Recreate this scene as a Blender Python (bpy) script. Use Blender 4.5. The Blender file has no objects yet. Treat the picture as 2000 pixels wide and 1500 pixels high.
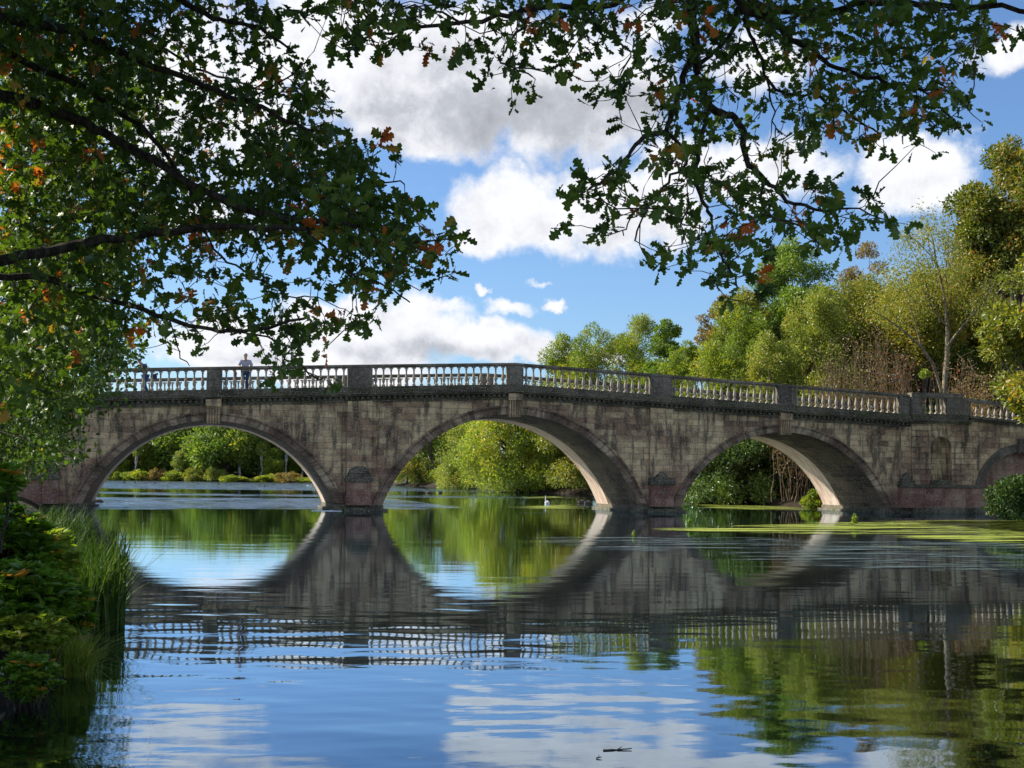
import bpy, math, random
import numpy as np
from math import sin, cos, pi, radians, sqrt, atan2, floor
from mathutils import Vector, Matrix, Quaternion
random.seed(7)
rng = np.random.default_rng(7)
S = bpy.context.scene
COL = S.collection

# ------------------------------------------------------------ camera
CAMH = 1.75
FPX = 2450.0
YAW, PITCH, ROLL, SHY = radians(13.87), radians(2.0), radians(0.6), 97/2000.0
Fv = np.array([sin(YAW)*cos(PITCH), cos(YAW)*cos(PITCH), sin(PITCH)])
r0 = np.array([cos(YAW), -sin(YAW), 0.0]); u0 = np.cross(r0, Fv)
Rv = r0*cos(ROLL)+u0*sin(ROLL); Uv = -r0*sin(ROLL)+u0*cos(ROLL)
cd = bpy.data.cameras.new("camera")
cam = bpy.data.objects.new("camera", cd); COL.objects.link(cam)
cd.sensor_width = 36.0; cd.lens = 36*FPX/2000; cd.shift_y = SHY
cd.clip_start = 0.1; cd.clip_end = 8000
M = Matrix(((Rv[0], Uv[0], -Fv[0], 0), (Rv[1], Uv[1], -Fv[1], 0), (Rv[2], Uv[2], -Fv[2], CAMH), (0, 0, 0, 1)))
cam.matrix_world = M
S.camera = cam

def ray(x, y):
    return Fv + Rv*((x-1000)/FPX) + Uv*((750-y)/FPX + SHY*2000/FPX)
def at(x, y, depth):              # world point seen at photo pixel x, y at a given depth in metres
    return np.array([0, 0, CAMH]) + ray(x, y)*depth
def on_water(x, y, z=0.0):
    d = ray(x, y); t = (z-CAMH)/d[2]
    return np.array([d[0]*t, d[1]*t, z])
def azel(x, y):
    d = ray(x, y)
    return atan2(d[0], d[1]), atan2(d[2], math.hypot(d[0], d[1]))

# ------------------------------------------------------------ render / view
S.render.engine = 'CYCLES'
S.view_settings.view_transform = 'Standard'
S.view_settings.look = 'None'
S.view_settings.gamma = 1.0
S.view_settings.exposure = 0.95
S.cycles.max_bounces = 8
S.cycles.transparent_max_bounces = 16

# ------------------------------------------------------------ sun and sky
SUN_AZ = radians(-62)       # from +Y towards +X: far left, a little behind the bridge
SUN_EL = radians(37)
SKY_STRENGTH = 0.12
sd = bpy.data.lights.new("sun", 'SUN'); sd.energy = 5.0; sd.angle = radians(0.5); sd.color = (1.0, 0.93, 0.80)
sun = bpy.data.objects.new("sun", sd); COL.objects.link(sun)
to_sun = Vector((sin(SUN_AZ)*cos(SUN_EL), cos(SUN_AZ)*cos(SUN_EL), sin(SUN_EL)))
sun.rotation_mode = 'QUATERNION'
sun.rotation_quaternion = to_sun.to_track_quat('Z', 'Y')

W = bpy.data.worlds.new("World"); S.world = W; W.use_nodes = True
nt = W.node_tree; nt.nodes.clear()
class G:
    """tiny node helper"""
    def __init__(s, nt): s.nt = nt
    def n(s, t, **k):
        nd = s.nt.nodes.new(t)
        for a, v in k.items(): setattr(nd, a, v)
        return nd
    def l(s, a, b): s.nt.links.new(a, b)
    def val(s, sock, v):
        if hasattr(v, 'is_linked') or isinstance(v, bpy.types.NodeSocket): s.l(v, sock)
        else: sock.default_value = v
    def math(s, op, a, b=None, c=None, clamp=False):
        nd = s.n('ShaderNodeMath', operation=op, use_clamp=clamp)
        s.val(nd.inputs[0], a)
        if b is not None: s.val(nd.inputs[1], b)
        if c is not None: s.val(nd.inputs[2], c)
        return nd.outputs[0]
    def ramp(s, f, pts, interp='LINEAR'):
        nd = s.n('ShaderNodeValToRGB'); cr = nd.color_ramp; cr.interpolation = interp
        while len(cr.elements) < len(pts): cr.elements.new(0.5)
        for e, (p, c) in zip(cr.elements, pts):
            e.position = p; e.color = (*c, 1) if len(c) == 3 else c
        s.l(f, nd.inputs[0]); return nd.outputs[0]
    def mr(s, f, a, b, c=0.0, d=1.0, smooth=True):
        nd = s.n('ShaderNodeMapRange'); nd.interpolation_type = 'SMOOTHSTEP' if smooth else 'LINEAR'
        s.l(f, nd.inputs[0]); nd.inputs[1].default_value = a; nd.inputs[2].default_value = b
        nd.inputs[3].default_value = c; nd.inputs[4].default_value = d
        return nd.outputs[0]
    def noise(s, vec, scale, detail=4, rough=0.5, dist=0.0, ntype=None):
        nd = s.n('ShaderNodeTexNoise'); 
        if vec is not None: s.l(vec, nd.inputs['Vector'])
        nd.inputs['Scale'].default_value = scale; nd.inputs['Detail'].default_value = detail
        nd.inputs['Roughness'].default_value = rough; nd.inputs['Distortion'].default_value = dist
        return nd.outputs['Fac']
    def mapping(s, vec, loc=(0,0,0), rot=(0,0,0), scale=(1,1,1)):
        nd = s.n('ShaderNodeMapping'); s.l(vec, nd.inputs[0])
        nd.inputs['Location'].default_value = loc; nd.inputs['Rotation'].default_value = rot
        nd.inputs['Scale'].default_value = scale; return nd.outputs[0]
    def mix(s, f, a, b, blend='MIX'):
        nd = s.n('ShaderNodeMix', data_type='RGBA', blend_type=blend)
        s.val(nd.inputs[0], f)
        for i, v in ((6, a), (7, b)):
            if isinstance(v, tuple): nd.inputs[i].default_value = (*v, 1) if len(v) == 3 else v
            else: s.l(v, nd.inputs[i])
        return nd.outputs[2]

def build_world():
    g = G(nt)
    sky = g.n('ShaderNodeTexSky'); sky.sky_type = 'NISHITA'; sky.sun_disc = False
    sky.sun_elevation = SUN_EL; sky.sun_rotation = SUN_AZ
    sky.altitude = 50; sky.air_density = 1.0; sky.dust_density = 0.6; sky.ozone_density = 2.0
    tc = g.n('ShaderNodeTexCoord')
    sp = g.n('ShaderNodeSeparateXYZ'); g.l(tc.outputs['Generated'], sp.inputs[0])
    az = g.math('ARCTAN2', sp.outputs[0], sp.outputs[1])
    el = g.math('ARCSINE', sp.outputs[2])
    cb = g.n('ShaderNodeCombineXYZ'); g.l(az, cb.inputs[0]); g.l(el, cb.inputs[1])
    v = cb.outputs[0]
    # domain warp so the cloud outlines billow
    w1 = g.n('ShaderNodeTexNoise'); g.l(v, w1.inputs['Vector']); w1.inputs['Scale'].default_value = 14; w1.inputs['Detail'].default_value = 6; w1.inputs['Roughness'].default_value = 0.62
    vm = g.n('ShaderNodeVectorMath', operation='MULTIPLY_ADD'); g.l(w1.outputs['Color'], vm.inputs[0]); vm.inputs[1].default_value = (0.07, 0.055, 0); g.l(v, vm.inputs[2])
    ofs = g.n('ShaderNodeVectorMath', operation='SUBTRACT'); g.l(vm.outputs[0], ofs.inputs[0]); ofs.inputs[1].default_value = (0.035, 0.0275, 0)
    vw = ofs.outputs[0]
    def blobs(lst, vec):
        acc = None
        for (x, y, rx, ry, rot, wt) in lst:
            a, e = azel(x, y)
            s1 = g.n('ShaderNodeVectorMath', operation='SUBTRACT'); g.l(vec, s1.inputs[0]); s1.inputs[1].default_value = (a, e, 0)
            m = g.mapping(s1.outputs[0], rot=(0, 0, radians(rot)))
            s2 = g.n('ShaderNodeVectorMath', operation='MULTIPLY'); g.l(m, s2.inputs[0]); s2.inputs[1].default_value = (FPX/rx, FPX/ry, 0)
            ln = g.n('ShaderNodeVectorMath', operation='LENGTH'); g.l(s2.outputs[0], ln.inputs[0])
            q = g.mr(ln.outputs[1], 0.0, 1.6, wt, 0.0)
            acc = q if acc is None else g.math('MAXIMUM', acc, q)
        return acc
    clouds = [(900,150,340,150,0,1.0),(1120,190,230,150,0,1.0),(640,80,200,120,0,1.0),(400,200,330,190,0,.8),(800,240,150,70,0,.8),(1000,420,175,95,15,.95),(1210,410,190,100,0,.98),
              (950,470,80,55,0,.9),(1790,330,155,85,8,.98),(1720,370,80,40,0,.7),(1480,340,210,80,0,.8),(1330,330,120,70,0,.7),(760,650,170,90,0,.98),(620,640,130,70,0,.9),(1290,440,90,60,0,.8),(850,600,60,22,0,.7),(1050,560,30,10,0,.5),
              (930,670,150,50,0,.95),(450,675,170,75,0,.95),(1000,610,75,22,0,.75),(1980,105,95,55,0,.8),(1085,597,32,16,0,.7),
              (945,583,20,12,0,.6),(380,420,170,60,0,.8),(1010,690,140,34,0,.9),(1180,700,80,20,0,.6),(640,720,240,60,0,.95),(700,590,80,30,0,.7),(1480,130,190,80,0,.66),(1270,60,120,60,0,.6),(1900,520,60,25,0,.4),
              (300,-300,500,160,0,.9),(1500,-350,600,200,0,.8),(-700,100,400,220,0,.9),(-400,600,400,120,0,.8),(2700,200,380,160,0,.9),(2600,650,500,90,0,.8),(-1500,400,500,250,0,.8),(3600,400,400,200,0,.8)]
    den = blobs(clouds, vw)
    nz = g.noise(v, 22, 8, 0.6, 0.2)
    nz2 = g.noise(v, 7, 4, 0.5)
    d = g.math('ADD', den, g.math('MULTIPLY', g.math('SUBTRACT', nz, 0.5), 0.95))
    mask = g.mr(d, 0.27, 0.64)
    # elsewhere over the dome: scattered cloud so light comes from all round
    back = g.math('GREATER_THAN', g.math('ABSOLUTE', g.math('SUBTRACT', az, YAW)), 1.3)
    bm = g.mr(g.noise(tc.outputs['Generated'], 2.2, 6, 0.55), 0.48, 0.62)
    mask = g.math('MAXIMUM', mask, g.math('MULTIPLY', back, bm))
    # grey undersides
    greys = [(1010,225,330,75,0,1.0),(900,120,200,50,0,.55),(760,270,90,30,0,.6),(840,690,220,26,0,.7),(1170,460,150,25,0,.35),(1210,215,140,70,0,.9),(480,700,90,20,0,.5)]
    gb = blobs(greys, vw)
    tex = g.noise(v, 26, 9, 0.66, 0.1)
    sh = g.math('ADD', g.math('MULTIPLY', gb, 0.74), g.math('MULTIPLY', g.math('SUBTRACT', tex, 0.5), 1.5))
    sh = g.math('ADD', sh, g.math('MULTIPLY', g.math('SUBTRACT', nz2, 0.45), 0.45))
    ccol = g.ramp(sh, [(0.0, (0.86,0.87,0.90)), (0.25, (0.74,0.755,0.80)), (0.55, (0.50,0.52,0.57)), (1.0, (0.33,0.345,0.39))])
    k = 0.60/SKY_STRENGTH
    cs = g.n('ShaderNodeVectorMath', operation='SCALE'); g.l(ccol, cs.inputs[0]); cs.inputs['Scale'].default_value = k
    skyc = g.mix(1.0, sky.outputs[0], (0.46, 0.57, 0.71), 'MULTIPLY')
    out = g.mix(mask, skyc, cs.outputs[0])
    bg = g.n('ShaderNodeBackground'); g.l(out, bg.inputs[0]); bg.inputs[1].default_value = SKY_STRENGTH
    wo = g.n('ShaderNodeOutputWorld'); g.l(bg.outputs[0], wo.inputs[0])
build_world()

# ------------------------------------------------------------ materials
MATS = {}
def mat(name):
    m = bpy.data.materials.new(name); m.use_nodes = True
    m.node_tree.nodes.clear(); MATS[name] = m
    return m, G(m.node_tree)
def finish(g, shader):
    o = g.n('ShaderNodeOutputMaterial'); g.l(shader, o.inputs[0])
def principled(g, col, rough=0.7, spec=0.5, bump=None, bstr=0.3, bdist=0.02, metal=0.0):
    p = g.n('ShaderNodeBsdfPrincipled')
    if isinstance(col, tuple): p.inputs['Base Color'].default_value = (*col, 1)
    else: g.l(col, p.inputs['Base Color'])
    g.val(p.inputs['Roughness'], rough)
    p.inputs['Specular IOR Level'].default_value = spec
    p.inputs['Metallic'].default_value = metal
    if bump is not None:
        b = g.n('ShaderNodeBump'); b.inputs['Strength'].default_value = bstr; b.inputs['Distance'].default_value = bdist
        g.l(bump, b.inputs['Height']); g.l(b.outputs[0], p.inputs['Normal'])
    return p.outputs[0]

def stone(name, pale, warm, dark, course=0.31, blk=0.85, joint=True, streak=1.0, moss=0.0, red=0.3):
    m, g = mat(name)
    uv = g.n('ShaderNodeUVMap'); uv.uv_map = 'UVMap'; u = uv.outputs[0]
    br = g.n('ShaderNodeTexBrick'); 
    wob = g.n('ShaderNodeTexNoise'); g.l(u, wob.inputs['Vector']); wob.inputs['Scale'].default_value = 1.3
    va = g.n('ShaderNodeVectorMath', operation='MULTIPLY_ADD'); g.l(wob.outputs['Color'], va.inputs[0]); va.inputs[1].default_value = (0.03, 0.02, 0); g.l(u, va.inputs[2])
    g.l(va.outputs[0], br.inputs['Vector'])
    br.offset = 0.43; br.squash = 0.7; br.squash_frequency = 3
    br.inputs['Scale'].default_value = 1.0; br.inputs['Brick Width'].default_value = blk; br.inputs['Row Height'].default_value = course
    br.inputs['Mortar Size'].default_value = 0.011 if joint else 0.0; br.inputs['Mortar Smooth'].default_value = 0.3; br.inputs['Bias'].default_value = -0.1
    br.inputs['Color1'].default_value = (0, 0, 0, 1); br.inputs['Color2'].default_value = (1, 1, 1, 1); br.inputs['Mortar'].default_value = (.5, .5, .5, 1)
    base = g.ramp(br.outputs['Color'], [(0, dark), (0.3, tuple(.5*(a+b) for a, b in zip(warm, dark))), (0.62, warm), (0.92, pale), (1, pale)])
    big = g.noise(u, 0.55, 5, 0.6, 0.3)
    base = g.mix(g.mr(big, 0.44, 0.58), g.mix(0.35, base, dark), g.mix(0.55, base, pale))
    # pinker, redder stone low down in places
    sep = g.n('ShaderNodeSeparateXYZ'); g.l(u, sep.inputs[0])
    lown = g.math('ADD', g.math('MULTIPLY', sep.outputs[1], -0.17), g.noise(u, 0.9, 4, 0.6))
    base = g.mix(g.math('MULTIPLY', g.mr(lown, 0.0, 0.45), red), base, (0.30, 0.135, 0.105))
    # vertical streaks of dirt under the cornice, real grime on the stone
    st = g.noise(g.mapping(u, scale=(2.6, 0.42, 1)), 1.0, 7, 0.66, 0.25)
    sm = g.mr(st, 0.47, 0.62)
    base = g.mix(g.math('MULTIPLY', sm, 0.78*streak), base, (0.040, 0.036, 0.028))
    # blotches and lichen
    bl = g.noise(u, 5.0, 10, 0.78)
    base = g.mix(g.mr(bl, 0.50, 0.61, 0, 0.68), base, g.mix(0.72, base, (0.030, 0.026, 0.022)))
    li = g.noise(g.mapping(u, loc=(7, 3, 0)), 13, 6, 0.72)
    base = g.mix(g.mr(li, 0.55, 0.63, 0, 0.65), base, (0.56, 0.50, 0.38))
    if moss:
        mo = g.noise(g.mapping(u, loc=(3, 9, 0)), 2.8, 6, 0.7)
        base = g.mix(g.mr(mo, 0.62-0.2*moss, 0.70-0.1*moss, 0, 0.9), base, (0.060, 0.075, 0.018))
    jf = g.math('MULTIPLY', br.outputs['Fac'], 0.8 if joint else 0.0)
    base = g.mix(jf, base, g.mix(g.mr(bl, .45, .55), (0.050, 0.042, 0.035), (0.36, 0.34, 0.30)))
    hgt = g.math('ADD', g.math('MULTIPLY', bl, 0.7), g.math('MULTIPLY', br.outputs['Fac'], -0.6))
    hgt = g.math('ADD', hgt, g.math('MULTIPLY', br.outputs['Color'], 0.25))
    finish(g, principled(g, base, 0.92, 0.2, hgt, 0.9, 0.03))
    return m
stone('wall_stone', (0.68,0.53,0.30), (0.46,0.305,0.175), (0.18,0.11,0.07), red=0.42)
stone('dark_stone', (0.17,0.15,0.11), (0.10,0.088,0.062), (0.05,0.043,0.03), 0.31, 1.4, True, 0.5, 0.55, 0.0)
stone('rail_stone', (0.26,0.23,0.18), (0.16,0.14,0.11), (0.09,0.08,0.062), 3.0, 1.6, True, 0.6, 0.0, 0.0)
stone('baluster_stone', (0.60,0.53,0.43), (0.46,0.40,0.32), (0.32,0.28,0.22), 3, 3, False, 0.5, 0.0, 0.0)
stone('ring_stone', (0.55,0.43,0.28), (0.41,0.295,0.195), (0.24,0.17,0.12), 1.2, 0.9, True, 0.8, 0.1, 0.1)
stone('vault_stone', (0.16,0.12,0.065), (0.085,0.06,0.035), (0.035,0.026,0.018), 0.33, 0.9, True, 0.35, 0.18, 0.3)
stone('red_stone', (0.36,0.26,0.18), (0.26,0.12,0.085), (0.13,0.055,0.04), 0.36, 0.75, True, 0.5, 0.0, 0.25)
stone('moss_stone', (0.15,0.135,0.09), (0.075,0.068,0.045), (0.04,0.036,0.026), .12, .5, True, 0.7, 0.45, 0.0)
def painted_sun_rib():
    # rear rib of each vault, coloured paler to paint in sunlight; rest kept dark
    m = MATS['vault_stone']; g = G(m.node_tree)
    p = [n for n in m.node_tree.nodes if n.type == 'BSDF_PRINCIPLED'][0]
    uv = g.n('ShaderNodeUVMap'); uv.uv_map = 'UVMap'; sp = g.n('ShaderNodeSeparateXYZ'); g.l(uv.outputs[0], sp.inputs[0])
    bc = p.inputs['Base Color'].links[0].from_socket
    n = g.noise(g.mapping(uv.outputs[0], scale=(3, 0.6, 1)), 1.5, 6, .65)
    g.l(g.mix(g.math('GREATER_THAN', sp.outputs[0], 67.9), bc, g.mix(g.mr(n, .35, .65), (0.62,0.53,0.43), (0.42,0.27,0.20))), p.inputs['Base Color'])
painted_sun_rib()
def reeded_ring():
    m = MATS['ring_stone']; g = G(m.node_tree)
    p = [n for n in m.node_tree.nodes if n.type == 'BSDF_PRINCIPLED'][0]
    b0 = [n for n in m.node_tree.nodes if n.type == 'BUMP'][0]
    uv = g.n('ShaderNodeUVMap'); uv.uv_map = 'UVMap'
    sp = g.n('ShaderNodeSeparateXYZ'); g.l(uv.outputs[0], sp.inputs[0])
    w = g.math('SINE', g.math('MULTIPLY', sp.outputs[0], 2*pi/0.085))
    brk = g.noise(g.mapping(uv.outputs[0], scale=(0.7, .4, 1)), 1.0, 3, 0.5)
    w = g.math('MULTIPLY', w, g.mr(brk, 0.42, 0.55))
    b = g.n('ShaderNodeBump'); b.inputs['Strength'].default_value = 1.0; b.inputs['Distance'].default_value = 0.05
    g.l(w, b.inputs['Height']); g.l(b0.outputs[0], b.inputs['Normal']); g.l(b.outputs[0], p.inputs['Normal'])
    # grime sits in the flutes
    bc = p.inputs['Base Color'].links[0].from_socket
    g.l(g.mix(g.mr(w, -0.9, 0.2, 0.30, 0.0), bc, (0.05, 0.042, 0.034)), p.inputs['Base Color'])
reeded_ring()

def leaf_mat(name, stops, trans=0.35, rough=0.45, spec=0.5, tcol=None):
    m, g = mat(name)
    a = g.n('ShaderNodeAttribute'); a.attribute_name = 'tint'
    col = g.ramp(a.outputs['Fac'], stops)
    p = principled(g, col, rough, spec)
    t = g.n('ShaderNodeBsdfTranslucent')
    tc = g.mix(1.0, col, tcol or (1.5, 1.55, 0.55), 'MULTIPLY'); g.l(tc, t.inputs[0])
    mx = g.n('ShaderNodeMixShader'); mx.inputs[0].default_value = trans
    g.l(p, mx.inputs[1]); g.l(t.outputs[0], mx.inputs[2])
    finish(g, mx.outputs[0]); return m
leaf_mat('oak_leaf', [(0, (0.046,0.085,0.014)), (0.5, (0.082,0.150,0.020)), (0.86, (0.154,0.216,0.025)), (0.93, (0.410,0.243,0.042)), (1, (0.575,0.140,0.031))], 0.30, 0.5, 0.4)
leaf_mat('sunny_leaf', [(0, (0.075,0.123,0.014)), (0.5, (0.173,0.239,0.024)), (0.85, (0.315,0.348,0.036)), (1, (0.510,0.377,0.054))], 0.42)
leaf_mat('willow_leaf', [(0, (0.105,0.145,0.026)), (0.5, (0.217,0.261,0.042)), (0.9, (0.360,0.362,0.072)), (1, (0.450,0.319,0.084))], 0.38)
leaf_mat('olive_leaf', [(0, (0.095,0.120,0.020)), (0.5, (0.190,0.216,0.028)), (0.85, (0.310,0.287,0.038)), (1, (0.431,0.239,0.049))], 0.35)
leaf_mat('alder_leaf', [(0, (0.063,0.112,0.018)), (0.5, (0.134,0.213,0.029)), (0.9, (0.246,0.333,0.043)), (1, (0.336,0.344,0.051))], 0.32)
leaf_mat('bronze_leaf', [(0, (0.114,0.090,0.025)), (0.5, (0.215,0.158,0.040)), (1, (0.329,0.209,0.055))], 0.3)
leaf_mat('birch_leaf', [(0, (0.068,0.116,0.022)), (0.45, (0.143,0.210,0.030)), (0.8, (0.285,0.319,0.042)), (1, (0.540,0.406,0.060))], 0.4)
leaf_mat('red_leaf', [(0, (0.10,0.095,0.025)), (0.5, (0.15,0.10,0.035)), (1, (0.34,0.075,0.035))], 0.3)
leaf_mat('glossy_leaf', [(0, (0.053,0.098,0.022)), (0.6, (0.137,0.206,0.040)), (1, (0.273,0.343,0.070))], 0.18, 0.25, 0.7)
leaf_mat('laurel_leaf', [(0, (0.018,0.042,0.008)), (0.6, (0.042,0.085,0.014)), (0.95, (0.075,0.12,0.022)), (1, (0.16,0.11,0.03))], 0.2, 0.5, 0.3)
leaf_mat('reed_leaf', [(0, (0.019,0.051,0.008)), (0.6, (0.042,0.088,0.012)), (1, (0.082,0.127,0.020))], 0.3, 0.65, 0.2)
leaf_mat('bank_leaf', [(0, (0.054,0.120,0.011)), (0.6, (0.119,0.240,0.021)), (0.93, (0.214,0.325,0.039)), (1, (0.476,0.240,0.039))], 0.3, 0.35, 0.6)
leaf_mat('grass_leaf', [(0, (0.126,0.195,0.024)), (0.6, (0.224,0.312,0.036)), (1, (0.420,0.390,0.084))], 0.35, 0.45, 0.3)
leaf_mat('reed_dry', [(0, (0.10,0.085,0.03)), (1, (0.28,0.19,0.07))], 0.3)
leaf_mat('sycamore_leaf', [(0, (0.076,0.105,0.019)), (0.5, (0.161,0.191,0.029)), (0.8, (0.284,0.237,0.040)), (1, (0.378,0.155,0.033))], 0.3, 0.45)

def bark(name, c1, c2, sc=8, bands=False):
    m, g = mat(name)
    tc = g.n('ShaderNodeTexCoord'); o = tc.outputs['Object']
    n = g.noise(g.mapping(o, scale=(1, 1, 0.25 if not bands else 3.0)), sc, 6, 0.7)
    col = g.mix(g.mr(n, 0.42, 0.6), c1, c2)
    finish(g, principled(g, col, 0.9, 0.2, n, 0.8, 0.02))
bark('oak_bark', (0.030,0.024,0.018), (0.085,0.070,0.052), 18)
bark('pale_bark', (0.10,0.085,0.055), (0.24,0.205,0.14), 10)
bark('birch_bark', (0.62,0.60,0.55), (0.20,0.18,0.16), 2.2, True)
bark('brown_bark', (0.07,0.055,0.04), (0.15,0.12,0.085), 8)
bark('twig_bark', (0.10,0.065,0.04), (0.24,0.17,0.11), 8)

def simple(name, c, rough=0.8, spec=0.3, var=0.25, sc=6, bstr=0.4):
    m, g = mat(name)
    tc = g.n('ShaderNodeTexCoord')
    n = g.noise(tc.outputs['Object'], sc, 5, 0.6)
    lo = tuple(x*(1-var) for x in c); hi = tuple(min(1, x*(1+var)) for x in c)
    finish(g, principled(g, g.mix(n, lo, hi), rough, spec, n, bstr, 0.01))
    return m
simple('skin', (0.42,0.24,0.17), 0.5); simple('polo_cloth', (0.36,0.38,0.47), 0.9); simple('jeans_cloth', (0.035,0.075,0.19), 0.9)
simple('jacket_cloth', (0.085,0.070,0.13), 0.85); simple('hair_grey', (0.30,0.28,0.26), 0.8); simple('hair_dark', (0.05,0.035,0.025), 0.7)
simple('shoe_leather', (0.05,0.04,0.035), 0.5); simple('rust_paint', (0.22,0.065,0.040), 0.7); simple('bag_cloth', (0.03,0.04,0.09), 0.8)
simple('swan_feather', (0.85,0.85,0.83), 0.7, 0.3, 0.03); simple('swan_beak', (0.6,0.22,0.05), 0.5); simple('duck_feather', (0.075,0.060,0.05), 0.7)
simple('wet_wood', (0.035,0.025,0.018), 0.35, 0.6, 0.4, 15); simple('mud', (0.022,0.015,0.010), 0.75, 0.4, 0.5, 5, 1.0)
simple('white_paint', (0.7,0.72,0.75), 0.5)

def ground_mat():
    m, g = mat('ground_soil')
    tc = g.n('ShaderNodeTexCoord'); o = tc.outputs['Object']
    n = g.noise(o, 0.35, 8, 0.65); n2 = g.noise(o, 5, 6, 0.7)
    col = g.mix(g.mr(n, 0.42, 0.58), (0.035,0.055,0.012), (0.055,0.05,0.02))
    col = g.mix(g.mr(n2, 0.5, 0.62), col, (0.045,0.035,0.02))
    gp = g.n('ShaderNodeSeparateXYZ'); g.l(o, gp.inputs[0])
    col = g.mix(g.mr(g.math('ADD', gp.outputs[2], g.math('MULTIPLY', n2, .3)), 0.45, 0.75, 1, 0), col, (0.028,0.019,0.011))
    finish(g, principled(g, col, 0.95, 0.2, n2, 1.0, 0.08))
ground_mat()

def water_mat():
    m, g = mat('lake_water')
    geo = g.n('ShaderNodeNewGeometry'); P = geo.outputs['Position']
    sp = g.n('ShaderNodeSeparateXYZ'); g.l(P, sp.inputs[0])
    X, Y = sp.outputs[0], sp.outputs[1]
    # breeze patches: broad, ragged bands of ruffled water far out on the lake
    nb = g.noise(g.mapping(P, scale=(0.05, 0.16, 1)), 1.0, 5, 0.6)
    yj = g.math('ADD', Y, g.math('MULTIPLY', g.math('SUBTRACT', nb, 0.5), 26))
    yk = g.math('SUBTRACT', yj, g.math('MULTIPLY', X, 0.15))
    bandA = g.math('MULTIPLY', g.mr(yk, 64, 69), g.mr(yk, 100, 93, 0, 1))
    bandA = g.math('MULTIPLY', bandA, g.mr(X, 16, 10, 0, 1))
    yl = g.math('ADD', yj, g.math('MULTIPLY', X, 0.2))
    bandB = g.mr(yl, 146, 160)
    bandB = g.math('MULTIPLY', bandB, g.mr(nb, 0.28, 0.34))
    bandC = g.math('MULTIPLY', g.math('MULTIPLY', g.mr(yl, 106, 112), g.mr(yl, 120, 114, 0, 1)), 0.6)
    xr = g.mr(X, 38, 22, 0, 1)
    wind = g.math('MULTIPLY', g.math('MAXIMUM', g.math('MAXIMUM', bandA, bandB), bandC), xr)
    tx = g.noise(g.mapping(P, rot=(0, 0, -YAW), scale=(0.35, 0.30, 1)), 1.0, 7, 0.72)
    wind = g.math('MULTIPLY', wind, g.mr(tx, 0.42, 0.56, 0.06, 1.0))
    fine = g.noise(g.mapping(P, rot=(0, 0, -YAW), scale=(2.2, 6.0, 1)), 1.0, 4, 0.65)
    mid = g.noise(g.mapping(P, rot=(0, 0, -YAW), scale=(0.6, 2.4, 1)), 1.0, 3, 0.5)
    h = g.math('ADD', g.math('MULTIPLY', fine, g.mr(wind, 0, 1, 0.0005, 0.16)), g.math('MULTIPLY', mid, 0.0013))
    b = g.n('ShaderNodeBump'); b.inputs['Strength'].default_value = 1.0; b.inputs['Distance'].default_value = 1.0
    g.l(h, b.inputs['Height'])
    gl = g.n('ShaderNodeBsdfGlossy'); gl.inputs['Color'].default_value = (0.74, 0.87, 1.0, 1)
    g.l(g.mr(wind, 0, 1, 0.012, 0.20), gl.inputs['Roughness']); g.l(b.outputs[0], gl.inputs['Normal'])
    df = g.n('ShaderNodeBsdfPrincipled'); df.inputs['Base Color'].default_value = (0.012, 0.016, 0.008, 1); df.inputs['Roughness'].default_value = 0.6
    df.inputs['Specular IOR Level'].default_value = 0.0
    fr = g.n('ShaderNodeFresnel'); fr.inputs['IOR'].default_value = 1.33; g.l(b.outputs[0], fr.inputs['Normal'])
    fac = g.mr(fr.outputs[0], 0.05, 0.55, 0.13, 0.95, False)
    mx = g.n('ShaderNodeMixShader'); g.l(fac, mx.inputs[0]); g.l(df.outputs[0], mx.inputs[1]); g.l(gl.outputs[0], mx.inputs[2])
    finish(g, mx.outputs[0])
water_mat()

def weed_mat(name, c1, c2, sc, lo, hi, cover=0.5, rough=0.8):
    m, g = mat(name)
    geo = g.n('ShaderNodeNewGeometry'); P = geo.outputs['Position']
    a = g.n('ShaderNodeAttribute'); a.attribute_name = 'edge'
    n = g.noise(g.mapping(P, rot=(0, 0, -YAW), scale=(0.13, 1.0, 1)), sc, 8, 0.72, 0.6)
    k = g.math('ADD', g.math('MULTIPLY', a.outputs['Fac'], cover), n)
    al = g.mr(k, lo, hi)
    n2 = g.noise(P, 9, 5, 0.7)
    col = g.mix(g.mr(n2, .35, .65), c1, c2)
    p = principled(g, col, rough, 0.3, n2, 0.5, 0.01)
    tr = g.n('ShaderNodeBsdfTransparent')
    mx = g.n('ShaderNodeMixShader'); g.l(al, mx.inputs[0]); g.l(tr.outputs[0], mx.inputs[1]); g.l(p, mx.inputs[2])
    finish(g, mx.outputs[0])
weed_mat('duckweed', (0.13,0.17,0.018), (0.30,0.34,0.035), 1.3, 0.645, 0.70, 0.17)
weed_mat('pond_film', (0.035,0.055,0.045), (0.11,0.15,0.15), 2.4, 0.66, 0.80, 0.17, 0.4)

# ------------------------------------------------------------ object helpers
def tag(o, label=None, cat=None, group=None, kind=None):
    if label: o['label'] = label
    if cat: o['category'] = cat
    if group: o['group'] = group
    if kind: o['kind'] = kind
    return o
def empty(name, loc=(0, 0, 0), rz=0, **k):
    o = bpy.data.objects.new(name, None); COL.objects.link(o)
    o.location = loc; o.rotation_euler = (0, 0, rz); o.empty_display_size = 0.3
    tag(o, **k); return o
def link(name, me, m, parent=None, loc=None, **k):
    o = bpy.data.objects.new(name, me); COL.objects.link(o)
    if m and not me.materials: me.materials.append(MATS[m])
    if parent is not None: o.parent = parent
    if loc is not None: o.location = loc
    tag(o, **k); return o

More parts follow.
